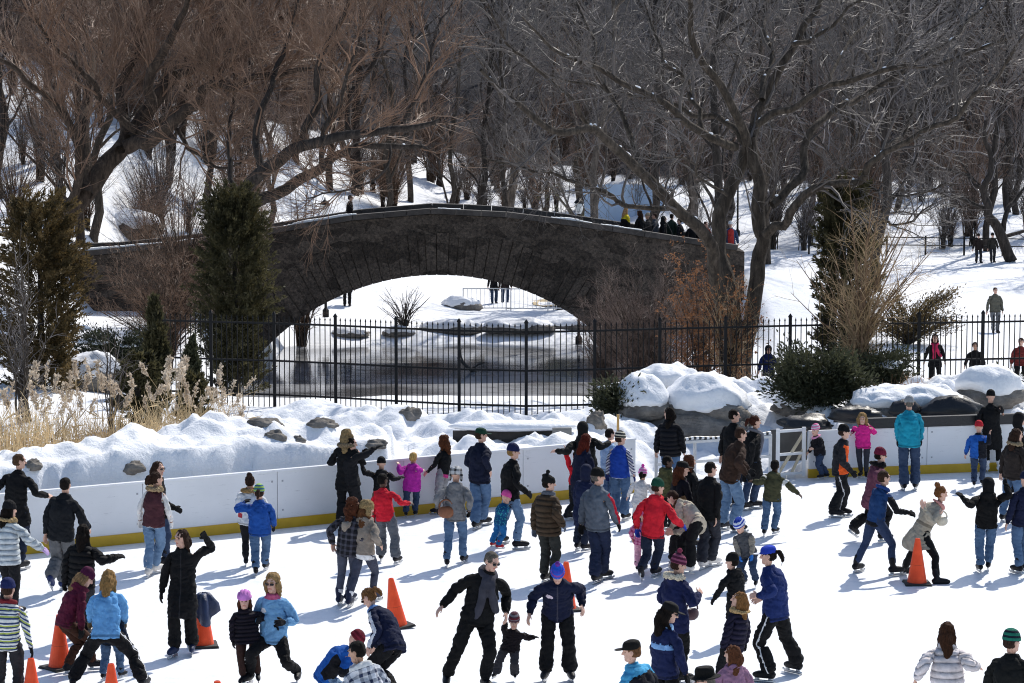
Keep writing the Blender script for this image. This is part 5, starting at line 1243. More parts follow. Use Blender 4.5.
bush('russet_tree', 'russet needled young tree before the grey brown shrub, left of the great trunk', 704, 345, 70, 110, 118, [BK_B, TW_R], 52, 34, 4, 5, leaves=(RUS, 9500))
bush('russet_tree', 'russet leafed brush at the foot of the great bare tree', 728, 385, 61.5, 70, 130, [BK_B, TW_T], 53, 34, 3.4, 4.4, leaves=(RUS, 1800))
bush('bare_shrub', 'tall tan twiggy shrub with a pale forked trunk before the narrow conifer', 858, 385, 59, 160, 215, [bark('tan_bark', (.22, .14, .085)), TW_T], 54, 42, 3.4, 4.2, r=(.02, .045), tw=(.0065, .010), fan=.55, curl=.22, lens=(1.3, 1.2))
bush('bare_shrub', 'small bare many stemmed bush on the far shore under the arch', 404, 333, 105, 62, 56, [BK_D, TW_G], 55, 26, 1.6, 2, r=(.02, .035), tw=(.01, .014))
bush('bare_shrub', 'thin grey bare sapling with spreading stems at the far left before the golden conifer', 24, 420, 58, 110, 200, [BK_G, TW_P], 56, 16, 3, 3.5, r=(.02, .035))
bush('bare_shrub', 'thin bare sapling standing in the reeds before the golden conifer', 112, 450, 50, 60, 160, [BK_G, TW_P], 58, 7, 3, 3, r=(.016, .028))
bush('bare_shrub', 'tangle of brown twigs against the left wing of the bridge', 165, 330, 86, 170, 110, [BK_B, TW_B], 59, 110, 4.6, 5, tw=(.007, .011))
bush('bare_shrub', 'leggy brown brush growing up the slope left of the slim conifer', 180, 245, 91, 190, 100, [BK_B, TW_B], 60, 80, 3.5, 4, tw=(.008, .012))
bush('bare_shrub', 'brown brush on the slope behind the two dark limbs', 300, 215, 103, 150, 90, [BK_B, TW_B], 61, 44, 3.5, 4, tw=(.009, .013))
bush('bare_shrub', 'pale bare brush left of the golden conifer, up the slope', 15, 240, 92, 130, 130, [BK_G, TW_B], 62, 46, 3.5, 4, tw=(.008, .012))
bush('bare_shrub', 'olive brush beside the crown of the bridge', 560, 205, 116, 70, 40, [BK_G, twigmat('olive_twigs', (.2, .19, .07))], 63, 34, 3, 3, tw=(.009, .013))
bush('bare_shrub', 'grey twiggy thicket behind the great trunk at the right end of the bridge', 700, 235, 108, 120, 70, [BK_B, TW_P], 64, 50, 3.5, 4, tw=(.009, .013))
# brush on the slopes
bset = [bush('bare_shrub', 'x', 100, 200, 120, 110, 95, [BK_B, TW_B], 81, 40, 3.6, 4.2, tw=(.010, .015), z=0, lens=(1.3, 1.3)), bush('bare_shrub', 'x', 100, 200, 120, 80, 80, [BK_D, TW_R], 82, 30, 3.6, 4, tw=(.010, .015), z=0, lens=(1.2, 1.2)), bush('bare_shrub', 'x', 100, 200, 120, 100, 70, [BK_G, TW_P], 83, 36, 3.4, 4, tw=(.010, .015), z=0)]
g = np.random.default_rng(84); used = set(); BL = ['brown twiggy brush scattered on the slope beyond the bridge', 'russet twiggy brush scattered on the slope beyond the bridge', 'pale grey brush scattered on the slope beyond the bridge']
for i in range(296):
    left_ = i < 130
    px = g.uniform(-30, 400) if left_ else g.uniform(380, 1040); Y = g.uniform(103, 150) if left_ else g.uniform(150, 230); x = (px - 512) / F * Y; k = int(g.choice(3, p=(.62, .2, .18) if left_ else (.25, .35, .4)))
    if i <= 274 and (265 < px < 610 and Y < 136 or 450 < px < 600 and Y < 150 or px > 770 and Y < 152): continue
    if i > 274: px = g.uniform(765, 1040); Y = g.uniform(132, 165); x = (px - 512) / F * Y
    o = bset[k] if k not in used else copy_tree(bset[k]); used.add(k); s_ = g.uniform(.6, 1.15); o.location = (x, Y, hz_(x, Y) - .05); o.rotation_euler = (0, 0, g.uniform(0, 6.28)); o.scale = (s_, s_, s_ * g.uniform(.8, 1.3)); tag(o, BL[k], 'shrub', BL[k].replace(' scattered', ''))
# reeds
def reeds(name, n, box, hr, mat, seed, plumes=None, zf=None, mask=None):
    g = np.random.default_rng(seed); x = g.uniform(box[0], box[1], n); y = g.uniform(box[2], box[3], n)
    k = fbm(np.stack([x * .7, y * .7, x * 0], 1) + seed, 3) > (-.12 if n > 3000 else .02)
    if mask is not None: k &= mask(x, y)
    x = x[k]; y = y[k]; n = len(x); z = height(x, y) - .1; h = g.uniform(*hr, n); lean = g.normal(0, .22, (n, 2)) * h[:, None] + [.06, 0]
    t_ = np.linspace(0, 1, 5); P = np.stack([x[:, None] + lean[:, :1] * t_ ** 1.8, y[:, None] + lean[:, 1:] * t_ ** 1.8, z[:, None] + h[:, None] * t_ * (1 - .12 * np.abs(lean).sum(1)[:, None] / h[:, None] * t_)], -1)
    v, f = tubes(P, np.full((n, 1), .0065) * np.array([1, .9, .8, .6, .4]), 3); b = Buf(); b.add(v, f)
    # blades
    m = n; s_ = g.integers(0, n, m); kk = g.integers(1, 4, m); C = P[s_, kk]; D = np.stack([g.normal(0, .8, m), g.normal(0, .8, m), g.normal(.5, .6, m)], 1); l = g.uniform(.15, .5, m); v, f = sprays(g, C, D, l, l * .03); b.add(v, f)
    tag(b.build(name, mat), None, None, None, 'stuff')
    return P
STRAW = twigmat('straw', (.50, .375, .21), .7); PLUME = leafmat('plume', (.40, .32, .24), (.70, .61, .50))
m_ = lambda x, y: (y - lineY(x) > 2.6 + .8 * np.sin(x)) & (y - lineY(x) < 9)
RP = reeds('dry_reeds', 9000, (-14, -5.4, 41, 53), (.55, 1.25), STRAW, 71, mask=m_)
RT = reeds('tall_reeds', 560, (-13, -5.4, 43, 54), (1.2, 2.0), STRAW, 72, mask=m_)
g = np.random.default_rng(73); b = Buf(); tips = RT[:, -1]; dirs = RT[:, -1] - RT[:, -2]; dirs /= np.linalg.norm(dirs, axis=1, keepdims=True)
q_ = 60; C = np.repeat(tips, q_, 0) - np.repeat(dirs, q_, 0) * (g.random((len(tips) * q_, 1)) * .32 - .06); wd = np.repeat(g.uniform(.6, 1.2, len(tips)), q_)
D = np.repeat(dirs, q_, 0) * .8 + g.normal(0, .55, C.shape); l = g.uniform(.04, .10, len(C)) * wd; v, f = sprays(g, C + g.normal(0, .018, C.shape), D, l, l * .3); b.add(v, f); tag(b.build('reed_plumes', PLUME), None, None, None, 'stuff')
reeds('brown_grass', 1500, (2.6, 6.2, 66, 82), (.35, .9), twigmat('brown_grass_blades', (.3, .2, .11)), 74)
reeds('field_grass', 900, (4.5, 9.5, 57.5, 61), (.2, .55), twigmat('russet_grass_blades', (.33, .18, .09)), 75)
# ================================================================== the crowd
J1 = ('#465d7a', 'denim'); J2 = ('#2c3950', 'denim'); J3 = ('#607893', 'denim'); JD = ('#1d2434', 'denim'); JG = ('#55585e', 'denim')
BK = '#141416'; BK2 = '#1a1a1d'; NV = '#161d38'; CH = '#2b2b2f'
HB, HD, HL, HR, HG = '#33221a', '#17100c', '#86694a', '#3e2018', '#5f5a54'
P = person
# --- left
P('man in a long black coat and jeans, seen from behind at the far left edge', (20, 448), 1.84, 18, ((8, 569), (20, 571)), rh=(52, 497, .1), lh=(-6, 510), hy=60, jacket=('coat_mid', BK), trousers=('jeans', JD), hair=('short', '#4a3626'))
P('woman in a pale quilted jacket with a fur hood, reaching out a lilac glove', (8, 503), 1.66, 35, ((4, 614), (14, 617)), rh=(46, 551), lh=(-8, 555), fem=1, hy=50, jacket=('puffer', '#b9c0c4'), trousers=('jeans', BK2), hat='beanie', hz=['#17171a'], hair=('long', HD), fur='#a58c66', gloves='#b49ac8')
P('woman in a striped sweater and navy hat at the bottom left corner', (8, 574), 1.66, 8, lh=(-10, 655), rh=(35, 664), fem=1, jacket=('sweater', ('#d8dbd8', 'stripes', '#35456a', '#a8b45a')), trousers=('jeans', CH), hat='beanie', hz=['#1d2550'], hair=('short', HB), scarf=('s', '#6a1c24'), gloves=BK)
P('man in a black leather jacket and grey trousers skating away, left of the maroon vest', (67, 476), 1.78, 14, ((51, 595), (63, 590)), lh=(45, 541), rh=(90, 530, .25), jacket=('jacket', ('#17191d', None)), trousers=('wide', '#5f6063'), hair=('short', HD), skates='#24305a', kick='l')
P('dark haired woman in a black puffy jacket holding out a gloved hand to the right', (84, 522), 1.6, 10, (80, 640), rh=(121, 556), lh=(64, 588), fem=1, jacket=('puffer', BK), trousers=('jeans', CH), hair=('long', HD), gloves=BK)
P('girl in a maroon jacket and knit hat leaning over with fair hair, brown trousers', (86, 572), 1.56, 62, ((68, 675), (93, 671)), hip=(66, 622), rh=(81, 640, -.1), lh=(88, 640, .2), fem=1, hp=40, jacket=('hoodie', '#561a30'), trousers=('jeans', '#3e261c'), hat='beanie', hz=['#4a1636'], hair=('long', HL), gloves=BK)
P('woman in a sky blue jacket bent forward with legs apart in black striped trousers', (105, 576), 1.68, 4, ((73, 689), (143, 690)), hip=(106, 632), lh=(88, 633, .5), rh=(126, 631, .45), fem=1, hp=35, jacket=('jacket', '#6099cc'), trousers=('wide', BK), tz=[('legstripe', '#dcdcdc')], hair=('long', '#86683f'), gloves='#5a4a30')
P('child in jeans hidden behind the woman in the sky blue jacket', (110, 592), 1.1, 20, ((103, 682), (121, 680)), jacket=('jacket', '#1e2a3c'), trousers=('jeans', J1), hat='beanie', hz=['#22345a'], hair=None)
P('woman in a maroon vest with white sleeves and a furry hood, by the left boards', (157, 469), 1.66, 22, ((148, 578), (156, 574)), rh=(168, 526, .1), lh=(140, 524, .15), fem=1, hy=55, jacket=('vest', '#4a2a30'), shirt='#d8d6d4', trousers=('jeans', J3), hair=('ponytail', HB), fur='#a58e6e', gloves='#d8d4d0', skates='#cfcac4')
P('brown haired woman in sunglasses and a black jacket behind the maroon vest', (157, 455), 1.70, 70, ((157, 568), (166, 566)), rh=(179, 510), fem=1, hy=118, jacket=('jacket', BK), trousers=('jeans', J2), hair=('long', HB), glasses=1, gloves=BK)
P('woman in a knee length black coat facing us, one hand raised to her hair', (182, 520), 1.70, 186, ((192, 654), (175, 657)), lh=(203, 534, -.05), rh=(160, 600), fem=1, hy=225, jacket=('coat', BK), trousers=('wide', BK), hair=('long', HB), gloves=BK, skates='#26304e', jz=[('zip', '#2a2a2c')])
P('youth in a blue jacket and a striped green beanie, one arm raised', (259, 483), 1.47, 2, ((256, 577), (265, 571)), lh=(247, 500, .2), rh=(272, 531), jacket=('jacket', '#1d4a94'), trousers=('jeans', J1), hat='beanie', hz=[('#8fae5a', 'hatstripe', '#3a6a8a')], hair=('ponytail', HB), gloves=BK2)
P('child in a white jacket with a red emblem behind the blue jacketed youth', (250, 474), 1.46, 8, ((246, 567), (254, 566)), rh=(273, 520), lh=(238, 520), jacket=('jacket', '#d5d7da'), jz=[(lambda c, n: (c[:, 0] < -.1) & (c[:, 2] < 1.05) & (c[:, 2] > .95), '#b03a44')], trousers=('slim', BK2), hair=('bun', HB), fur='#9a7c50')
P('small girl in a pink helmet and a black puffy coat facing us', (243, 588), 1.22, 182, ((258, 684), (243, 686)), rh=(233, 652), lh=(277, 627), hy=178, jacket=('puffer', '#1a1620'), trousers=('slim', '#3a2722'), hat='helmet', hz=['#c07ac0'], hair=('long', '#4a2a1a'), gloves=BK)
P('woman in sunglasses and a light blue jacket with a pink collar, curly fair hair', (273, 562), 1.70, 192, ((298, 682), (250, 684)), hip=(273, 637), rh=(262, 618, -.1), lh=(281, 622, -.2), fem=1, hy=200, jacket=('jacket', '#6f9fc8'), jz=[('collar', '#b8587c'), ('emblem', '#d8d8dc')], trousers=('jeans', BK), hair=('curly', '#8f744e'), glasses=1, gloves=BK2)
P('girl with long brown hair in a black plaid jacket and grey leggings', (355, 489), 1.60, 25, ((339, 606), (348, 603)), lh=(333, 548), rh=(362, 545, .1), fem=1, hy=50, jacket=('jacket', ('#1b1b20', 'plaid', '#4a4a54')), trousers=('slim', '#4a4e5c'), tz=[('sock', '#dddddd')], hair=('curly', '#4a2818'), skates='#242a40')
P('girl in a furry trapper hat and a taupe hooded jacket, white socks above her skates', (368, 490), 1.62, 28, ((349, 608), (373, 602)), lh=(345, 537), rh=(382, 547), fem=1, hy=60, jacket=('hoodie', '#857c72'), jz=[('hem', '#dcdcdc')], trousers=('slim', '#3d4150'), tz=[('sock', '#e2e2e2')], hat='trapper', hz=[('#8a7450', 'fur')], hair=('long', '#5a3a22'), skates='#242a40')
P('boy in a red sweater and grey jeans with one arm stretched right', (381, 471), 1.46, 18, ((381, 562), (396, 565)), rh=(412, 503, .1), lh=(374, 530), hy=40, jacket=('sweater', '#c41f30'), trousers=('wide', JG), hair=('short', '#0e0a08'), skin='dark')
P('blond woman in a long black coat with a fur hood at the left boards', (346, 415), 1.72, 12, ((341, 511), (354, 509)), rh=(358, 452, .2), lh=(340, 458, .3), fem=1, jacket=('coat_mid', BK), trousers=('wide', BK), hair=('curly', '#86704e'), fur='#7a6a54')
P('person in dark clothes reaching over the left boards beside a blond woman', (349, 420), 1.60, 75, ((351, 506), (357, 505)), rh=(379, 446), lh=(366, 450), jacket=('jacket', BK2), trousers=('jeans', BK2), hair=('short', HD), gloves=BK)
P('small boy in black with both arms spread against the boards', (381, 440), 1.2, 0, (382, 506), lh=(361, 463), rh=(403, 477), jacket=('hoodie', BK2), trousers=('jeans', BK), hat='beanie', hz=[BK], hair=None, gloves=BK)
P('little girl in a magenta hooded jacket leaning on the boards', (414, 449), 1.17, 2, ((406, 515), (415, 514)), lh=(398, 463), rh=(424, 470), jacket=('parka', '#b02a9a'), trousers=('jeans', J2), hair=('short', '#b89458'), gloves=None)
P('curly haired woman in a short black jacket holding out both arms to the left', (444, 437), 1.42, -62, ((439, 513), (446, 511)), lh=(425, 474), rh=(427, 462, .2), fem=1, jacket=('jacket_slim', BK), jz=[('hem', '#b83a78')], trousers=('jeans', '#86868a'), hair=('curly', '#54301c'))
P('girl in a grey hooded jacket and a checked winter hat, skating away', (456, 463), 1.62, 8, ((447, 568), (463, 564)), lh=(438, 511), rh=(469, 514), fem=1, jacket=('hoodie', '#6e6f72'), trousers=('jeans', J1), hat='trapper', hz=[('#b8b8b8', 'plaid', '#2a2a2c')], hair=None, gloves=BK)
P('man in a green cap and a navy sweater with faded jeans by the boards', (481, 425), 1.80, 38, ((475, 530), (482, 526)), rh=(491, 474, -.1), lh=(468, 474), hy=70, jacket=('jacket', '#151a2e'), trousers=('wide', J1), hat='cap', hz=['#15382a'], hair=('short', '#33251a'))
P('woman in a navy beanie and black jacket striding right in light jeans', (514, 438), 1.76, 62, ((499, 545), (517, 550)), rh=(530, 495), lh=(507, 505, .1), fem=1, hy=78, jacket=('jacket', BK), trousers=('jeans', J3), hat='beanie', hz=['#1a2248'], hair=('short', '#86683f'), gloves=BK)
P('toddler in a patterned blue snowsuit and pink hat, red boots', (508, 486), 1.02, 60, ((492, 549), (498, 551)), rh=(510, 505, -.05), lh=(512, 507, .1), hp=25, jacket=('jacket', ('#154c78', 'spots', '#3aa0a8')), trousers=('jeans', '#2468a0'), hat='beanie', hz=['#d8569a'], hair=None, gloves='#30303a', skates='#b02430')
P('youth in a brown quilted jacket and a black bobble hat', (548, 471), 1.68, 42, ((544, 583), (554, 584)), rh=(565, 528), hy=80, jacket=('puffer', '#423528'), jz=[('collar', '#5c6068')], trousers=('jeans', '#2e2f2c'), hat='slouch', hz=['#161616'], hair=('short', HD), gloves='#5a6270')
# --- centre front
P('man in a blue and purple bobble hat and navy jacket looking down', (557, 556), 1.76, 182, ((570, 681), (546, 681)), lh=(583, 611), rh=(528, 620), hp=52, hy=182, jacket=('jacket', '#141a33'), jz=[('zip', '#3a3a48'), ('emblem', '#c8b8c4')], trousers=('wide', '#141416'), hat='pom', hz=[('#2458c8', 'hatstripe', '#3c4ab8', '#8a4a9a'), ('pom', '#6a3090')], hair=('short', HG), skates='#2a2a2e')
P('toddler in a dark jacket and striped knit hat held up by the hand', (517, 611), .93, 192, ((515, 681), (495, 681)), rh=(507, 624), lh=(537, 637), hy=185, hp=20, jacket=('jacket', '#201a1e'), trousers=('wide', '#3c3b40'), hat='beanie', hz=[('#5a3a44', 'hatstripe', '#8a868c', '#7a2c38')], hair=None, gloves=BK)
P('man in glasses, a black jacket and a long charcoal scarf looking down', (494, 549), 1.84, 168, ((485, 691), (446, 689)), rh=(438, 611), lh=(506, 619), hy=135, hp=32, jacket=('jacket', '#141415'), trousers=('jeans', '#141415'), hair=('short', '#5c564e'), scarf=('long', '#3b3b44'), glasses=1)
P('red haired woman in a long navy coat by the boards', (589, 428), 1.66, 58, ((567, 521), (579, 520)), hip=(580, 478), fem=1, jacket=('coat', '#151a30'), trousers=('slim', BK2), hair=('long', '#4e1a10'))
P('child in a red jacket half hidden behind the red haired woman', (577, 451), 1.12, -20, ((573, 513), (579, 513)), lh=(565, 447), jacket=('jacket', '#c81f2c'), trousers=('jeans', BK2), hair=('short', HD))
P('person in a black hooded jacket with both arms flung wide at the boards', (581, 420), 1.70, 2, ((582, 514), (590, 513)), hip=(587, 466), lh=(553, 451), rh=(613, 441), jacket=('hoodie', '#1d1e1e'), trousers=('jeans', BK2), hat='hood', hz=['#1a1a1a'], hair=None)
P('person in a royal blue vest with white patterned sleeves and a striped hat', (620, 430), 1.58, 28, ((616, 518), (624, 521)), rh=(635, 480), hy=60, jacket=('vest', '#1e429c'), shirt=('#d5d5d8', 'stripes', '#3a3f60', '#8a8fa8'), trousers=('wide', J1), hat='beanie', hz=[('#20222c', 'hatstripe', '#d8d0b8')], hair=('short', HB), gloves='#1c2a60')
P('child in a pale blue jacket behind the royal blue vest', (610, 429), 1.42, 60, ((605, 506), (610, 506)), jacket=('jacket', '#92aed0'), trousers=('jeans', J1), hair=('short', HD))
P('man in a slate grey jacket with a red shoulder stripe and black hat', (597, 462), 1.80, 42, ((595, 584), (602, 580)), rh=(610, 532), hy=75, jacket=('jacket', '#59616c'), jz=[('armstripe', '#b02034')], trousers=('wide', '#232b42'), hat='beanie', hz=['#131313'], hair=('short', HG), gloves=BK, skates='#1a1a1e')
P('person in a long dark navy coat hidden behind the slate grey jacket', (588, 464), 1.46, 40, ((577, 551), (584, 552)), jacket=('coat', '#1b2340'), trousers=('jeans', JD), hat='hood', hz=['#1a2038'], hair=None)
P('woman in a red hooded sweatshirt and green hat pushing off on one skate', (660, 471), 1.72, 24, ((641, 586), (654, 577)), lh=(637, 533), rh=(685, 527, .1), fem=1, hy=60, jacket=('hoodie', '#c2202f'), trousers=('jeans', JD), hat='beanie', hz=['#174434'], hair=('short', HB), gloves='#243a98', kick='l')
P('small girl in a white coat and a pink bobble hat with a dark ponytail', (644, 466), 1.05, 15, ((634, 527), (640, 527)), jacket=('coat_mid', '#d8d4d2'), trousers=('slim', '#d8d4d2'), hat='pom', hz=[('#d86aae', 'hatstripe', '#e8b8d0'), ('pom', '#d040a0')], hair=('ponytail', HD))
P('small child in a pink checked jacket and pink trousers behind the red sweatshirt', (645, 507), 1.02, 20, ((637, 573), (644, 572)), lh=(633, 541), jacket=('jacket', ('#d88ab0', 'plaid', '#a83a70')), trousers=('jeans', '#e0a8bc'), hat='beanie', hz=['#d070a0'], hair=None)
P('woman in a cream coat bent double beside the red sweatshirt', (672, 503), 1.66, -72, ((689, 577), (680, 573)), hip=(697, 522), lh=(668, 532, -.15), rh=(670, 533, .15), fem=1, hp=50, jacket=('jacket', '#b5ab9a'), trousers=('wide', BK), hair=('short', HB), fur='#5a4632', skates='#d0ccc8')
P('woman in a dark brimmed hat and a black jacket with purple trim, long brown hair', (683, 457), 1.66, 58, ((672, 563), (681, 563)), fem=1, hy=85, jacket=('jacket', '#15131a'), jz=[('front', '#4a2250')], trousers=('jeans', BK2), hat='cap', hz=['#141416'], hair=('long', '#4c2a1a'))
P('dark haired man in a black jacket and charcoal trousers, right of the cream coat', (711, 461), 1.72, 44, ((702, 570), (711, 567)), rh=(716, 524), hy=60, jacket=('jacket', '#141416'), trousers=('wide', '#2c2e36'), hair=('short', HD), skates='#d4d0cc')
P('boy with short black hair and an olive collar among the group left of centre right', (667, 454), 1.3, 55, ((664, 531), (671, 531)), hy=85, jacket=('hoodie', '#4a4a30'), trousers=('jeans', BK2), hair=('short', '#0e0a08'), skin='dark')
P('person with curly brown hair in a black jacket behind the dark brimmed hat', (689, 453), 1.55, 60, ((686, 549), (693, 549)), jacket=('jacket', BK), trousers=('jeans', BK2), hair=('curly', '#4a2a1c'))
P('man in a brown suede jacket and faded jeans leaning forward with a hand out', (745, 424), 1.82, 62, ((722, 531), (735, 533)), hip=(730, 472), rh=(749, 478, -.1), lh=(752, 474, .15), hy=70, jacket=('jacket', '#3a2a22'), trousers=('wide', J3), hair=('short', HB), gloves=BK2, skates='#1e222c')
P('tall man in a black overcoat behind the brown suede jacket', (734, 407), 1.78, 52, ((728, 507), (735, 506)), hy=85, jacket=('coat_mid', BK), trousers=('jeans', JD), hair=('short', HD))
P('woman in a long black coat and a grey scarf, hands together, near the gate', (756, 412), 1.74, 62, ((744, 511), (753, 509)), rh=(752, 462, -.1), lh=(754, 461, .1), fem=1, hy=72, jacket=('coat', '#121214'), trousers=('jeans', J2), hair=('ponytail', HR), scarf=('long', '#6a6a72'), gloves=BK)
P('woman in a puffy black jacket turned away beyond the striped railing', (669, 405), 1.66, 20, (671, 493), fem=1, hy=-50, jacket=('puffer', '#17171c'), trousers=('jeans', J1), hair=('long', HD), z0=.05, blade=False, group='people off the ice')
P('boy in an olive jacket with white sleeve bars, both arms out', (776, 460), 1.32, 28, ((764, 537), (774, 535)), lh=(750, 481), rh=(801, 496), jacket=('hoodie', '#444430'), jz=[('armband', '#d8d8d4')], trousers=('jeans', J1), hair=('short', '#0e0a08'), skin='dark')
P('boy in a blue and white helmet and a grey jacket leaning toward us', (737, 514), 1.17, 205, ((756, 588), (745, 586)), hip=(748, 554), lh=(752, 562, -.15), rh=(742, 560, -.15), hp=40, jacket=('jacket', '#4b4c50'), jz=[('sleeves', '#8a8378')], trousers=('jeans', J2), hat='helmet', hz=[('#1e3ea0', 'hatstripe', '#d8dce8')], hair=None, gloves='#2a6ab8')
P('small boy in a black jacket and black beanie stretching an arm to the left', (731, 551), 1.24, -45, ((735, 642), (744, 641)), lh=(705, 614), hy=-60, jacket=('hoodie', '#151517'), trousers=('jeans', BK2), hat='beanie', hz=['#121212'], hair=('short', HD), gloves=BK)
P('girl with long fair brown hair in a navy puffer with a fur hood', (741, 586), 1.36, -50, (728, 698), lh=(719, 662), fem=1, hy=-75, hp=-8, jacket=('puffer', '#1c1a2e'), trousers=('jeans', BK2), hair=('long', '#7a5632'), fur='#c0a070', gloves=BK)
P('man with a ponytail in a royal blue jacket and a blue and white cap', (765, 533), 1.80, -55, ((769, 683), (797, 674)), lh=(752, 596), rh=(757, 600, .2), hy=-75, jacket=('jacket', '#1d2d60'), trousers=('wide', BK), tz=[('legstripe', '#d8d8d8')], hat='cap', hz=['#2038a0', ('top', '#2a44b0'), ('brim', '#d4d6de')], hair=('ponytail', HD), skates='#101012')
P('girl in a mauve hooded jacket at the bottom edge, brown hair', (733, 641), 1.3, -10, hy=-55, fem=1, jacket=('parka', '#8f6b84'), trousers=('jeans', J2), hair=('long', '#5a3622'))
P('man in a black brimmed hat and glasses, only his head showing at the bottom edge', (706, 661), 1.74, -75, hy=-80, jacket=('jacket', BK), trousers=('jeans', BK), hat='widehat', hz=['#101010'], hair=('short', HG), glasses=1)
P('young man in a flat black cap and a black and bright blue jacket', (626, 630), 1.68, -48, feet=(638, 790), hip=(644, 712), hy=-78, jacket=('jacket', '#14161f'), jz=[(lambda c, n: (c[:, 1] > .01) & (c[:, 0] < .1) | (c[:, 2] > 1.36), '#4aa0cc')], trousers=('jeans', BK), hat='cap', hz=['#141312'], hair=('short', '#6a4a30'))
P('woman in a black cap and a navy jacket with pale blue bands, dark hair', (667, 598), 1.66, 55, feet=(664, 742), fem=1, hy=85, hp=25, jacket=('jacket', '#1a2348'), jz=[('chestband', '#7aa4d4'), ('collar', '#8ab0d8')], trousers=('jeans', BK), hat='cap', hz=['#121214'], hair=('long', HD), glasses=1, gloves=BK)
P('woman in a maroon bobble hat and navy coat, hands at her mouth', (677, 552), 1.70, 48, ((668, 687), (680, 685)), rh=(684, 594, -.05), lh=(683, 596, .15), fem=1, hy=70, hp=20, jacket=('parka', '#1a2146'), trousers=('jeans', BK), hat='pom', hz=[('#4a1c34', 'hatstripe', '#8a4a64'), ('pom', '#7a3048')], hair=('short', HB), fur='#cfc4ae')
P('woman with a ponytail in a navy jacket with white piping, bending down to the left', (364, 598), 1.70, -62, ((386, 702), (394, 704)), hip=(393, 645), lh=(368, 652, -.1), rh=(372, 650, .2), fem=1, hp=45, jacket=('jacket', '#161c36'), jz=[('armstripe', '#c8ccd4'), ('collar', '#5a80b8')], trousers=('wide', BK), hair=('ponytail', '#6a4a2c'), glasses=1)
P('child in a bright blue jacket and dark red hat bent over, beside the plaid shirt', (365, 629), 1.42, 75, ((329, 722), (336, 724)), hip=(325, 676), rh=(362, 668, -.05), lh=(366, 666, .15), hp=50, jacket=('jacket', '#1d56a4'), jz=[(lambda c, n: (c[:, 0] > .1) & (c[:, 2] > .95) & (c[:, 2] < 1.3), '#16161a')], trousers=('jeans', J3), hat='beanie', hz=[('#5a1622', 'hatstripe', '#7a2434')], hair=None)
P('black haired young man in a blue checked shirt with a pale hood', (352, 631), 1.70, -30, feet=(372, 792), hip=(372, 714), hy=-65, hp=22, jacket=('hoodie', ('#c4c8d0', 'plaid', '#26304a')), jz=[('collar', '#cfd0d0')], trousers=('jeans', J2), hair=('short', '#0f0c0a'), skin='mid')
# --- right
P('child in a pink hat and scarf at the gate end of the right boards', (813, 421), 1.14, -110, ((822, 480), (827, 479)), lh=(811, 449, -.1), rh=(813, 452), hy=-125, jacket=('jacket', '#1c1a20'), trousers=('jeans', J2), hat='beanie', hz=[('#e07aa4', 'hatstripe', '#d8d0d8')], hair=None, scarf=('s', '#dc94b4'))
P('boy in an orange and black jacket and black hat, black trousers with white piping', (845, 420), 1.70, 105, ((833, 518), (841, 516)), rh=(849, 474), hy=85, jacket=('jacket', '#26262a'), jz=[(lambda c, n: (c[:, 1] > .01) & (np.abs(c[:, 0]) < .215) & (c[:, 2] > .84) & (c[:, 2] < 1.42), '#e05a26')], trousers=('wide', '#17181b'), tz=[('legstripe', '#b8b8bc')], hat='beanie', hz=['#121214'], hair=('short', HB), gloves=BK)
P('fair haired girl in a hot pink jacket leaning back on the right boards', (862, 410), 1.28, 195, ((866, 477), (861, 476)), rh=(851, 434), lh=(868, 424, .1), fem=1, hy=190, jacket=('jacket', '#d42a86'), trousers=('slim', '#33343c'), hair=('curly', '#94754c'))
P('man in a teal jacket and grey knit hat standing at the right boards', (909, 394), 1.80, 8, ((904, 491), (915, 490)), lh=(898, 447), rh=(921, 445), jacket=('jacket', '#1886a0'), trousers=('wide', J2), hat='beanie', hz=['#8a8c8e'], hair=('short', HG), gloves=BK)
P('woman in a long mauve coat with a black fur collar and maroon hat', (884, 440), 1.68, 62, ((853, 541), (882, 542)), hip=(873, 495), rh=(878, 492, -.2), fem=1, hy=75, jacket=('coat_mid', '#63394a'), trousers=('wide', BK), hat='beanie', hz=['#6a1c34'], hair=('short', HD), fur='#141214', kick='l', glasses=1)
P('woman in a navy vest with black sleeves and dark jeans striding right', (887, 466), 1.68, 58, ((856, 573), (893, 576)), hip=(876, 521), rh=(913, 514), lh=(868, 524), fem=1, hy=70, jacket=('jacket_slim', '#1d3a66'), jz=[('sleeves', '#17171b'), ('hem', '#17171b')], trousers=('slim', ('#28344e', 'denim')), hair=('short', HB), scarf=('s', '#1c3a78'), gloves=BK)
P('woman with a hair bun in a belted tan coat leaning forward, hands behind her back', (955, 476), 1.68, 72, ((905, 573), (937, 584)), hip=(921, 526), lh=(923, 503, .1), rh=(922, 504, -.1), fem=1, hy=80, jacket=('coat_flare', '#a39a8a'), jz=[(lambda c, n: (np.abs(c[:, 2] - 1.07) < .022) & (np.abs(c[:, 0]) < .23), '#7d7466')], trousers=('slim', '#131316'), hair=('bun', '#6a4426'), scarf=('s', '#c48a84'), blade=False, skates='#17171b')
P('boy in a black hooded sweatshirt with the hood up and both arms raised', (989, 473), 1.52, 4, ((980, 573), (988, 571)), lh=(959, 494), rh=(1005, 481), jacket=('hoodie', '#121213'), trousers=('jeans', J1), hat='hood', hz=['#121213'], hair=None, gloves=BK)
P('person in a navy jacket and jeans cut by the right edge', (1027, 466), 1.62, -20, (1021, 573), jacket=('jacket', '#171c34'), trousers=('jeans', J1), hat='beanie', hz=[NV], hair=None)
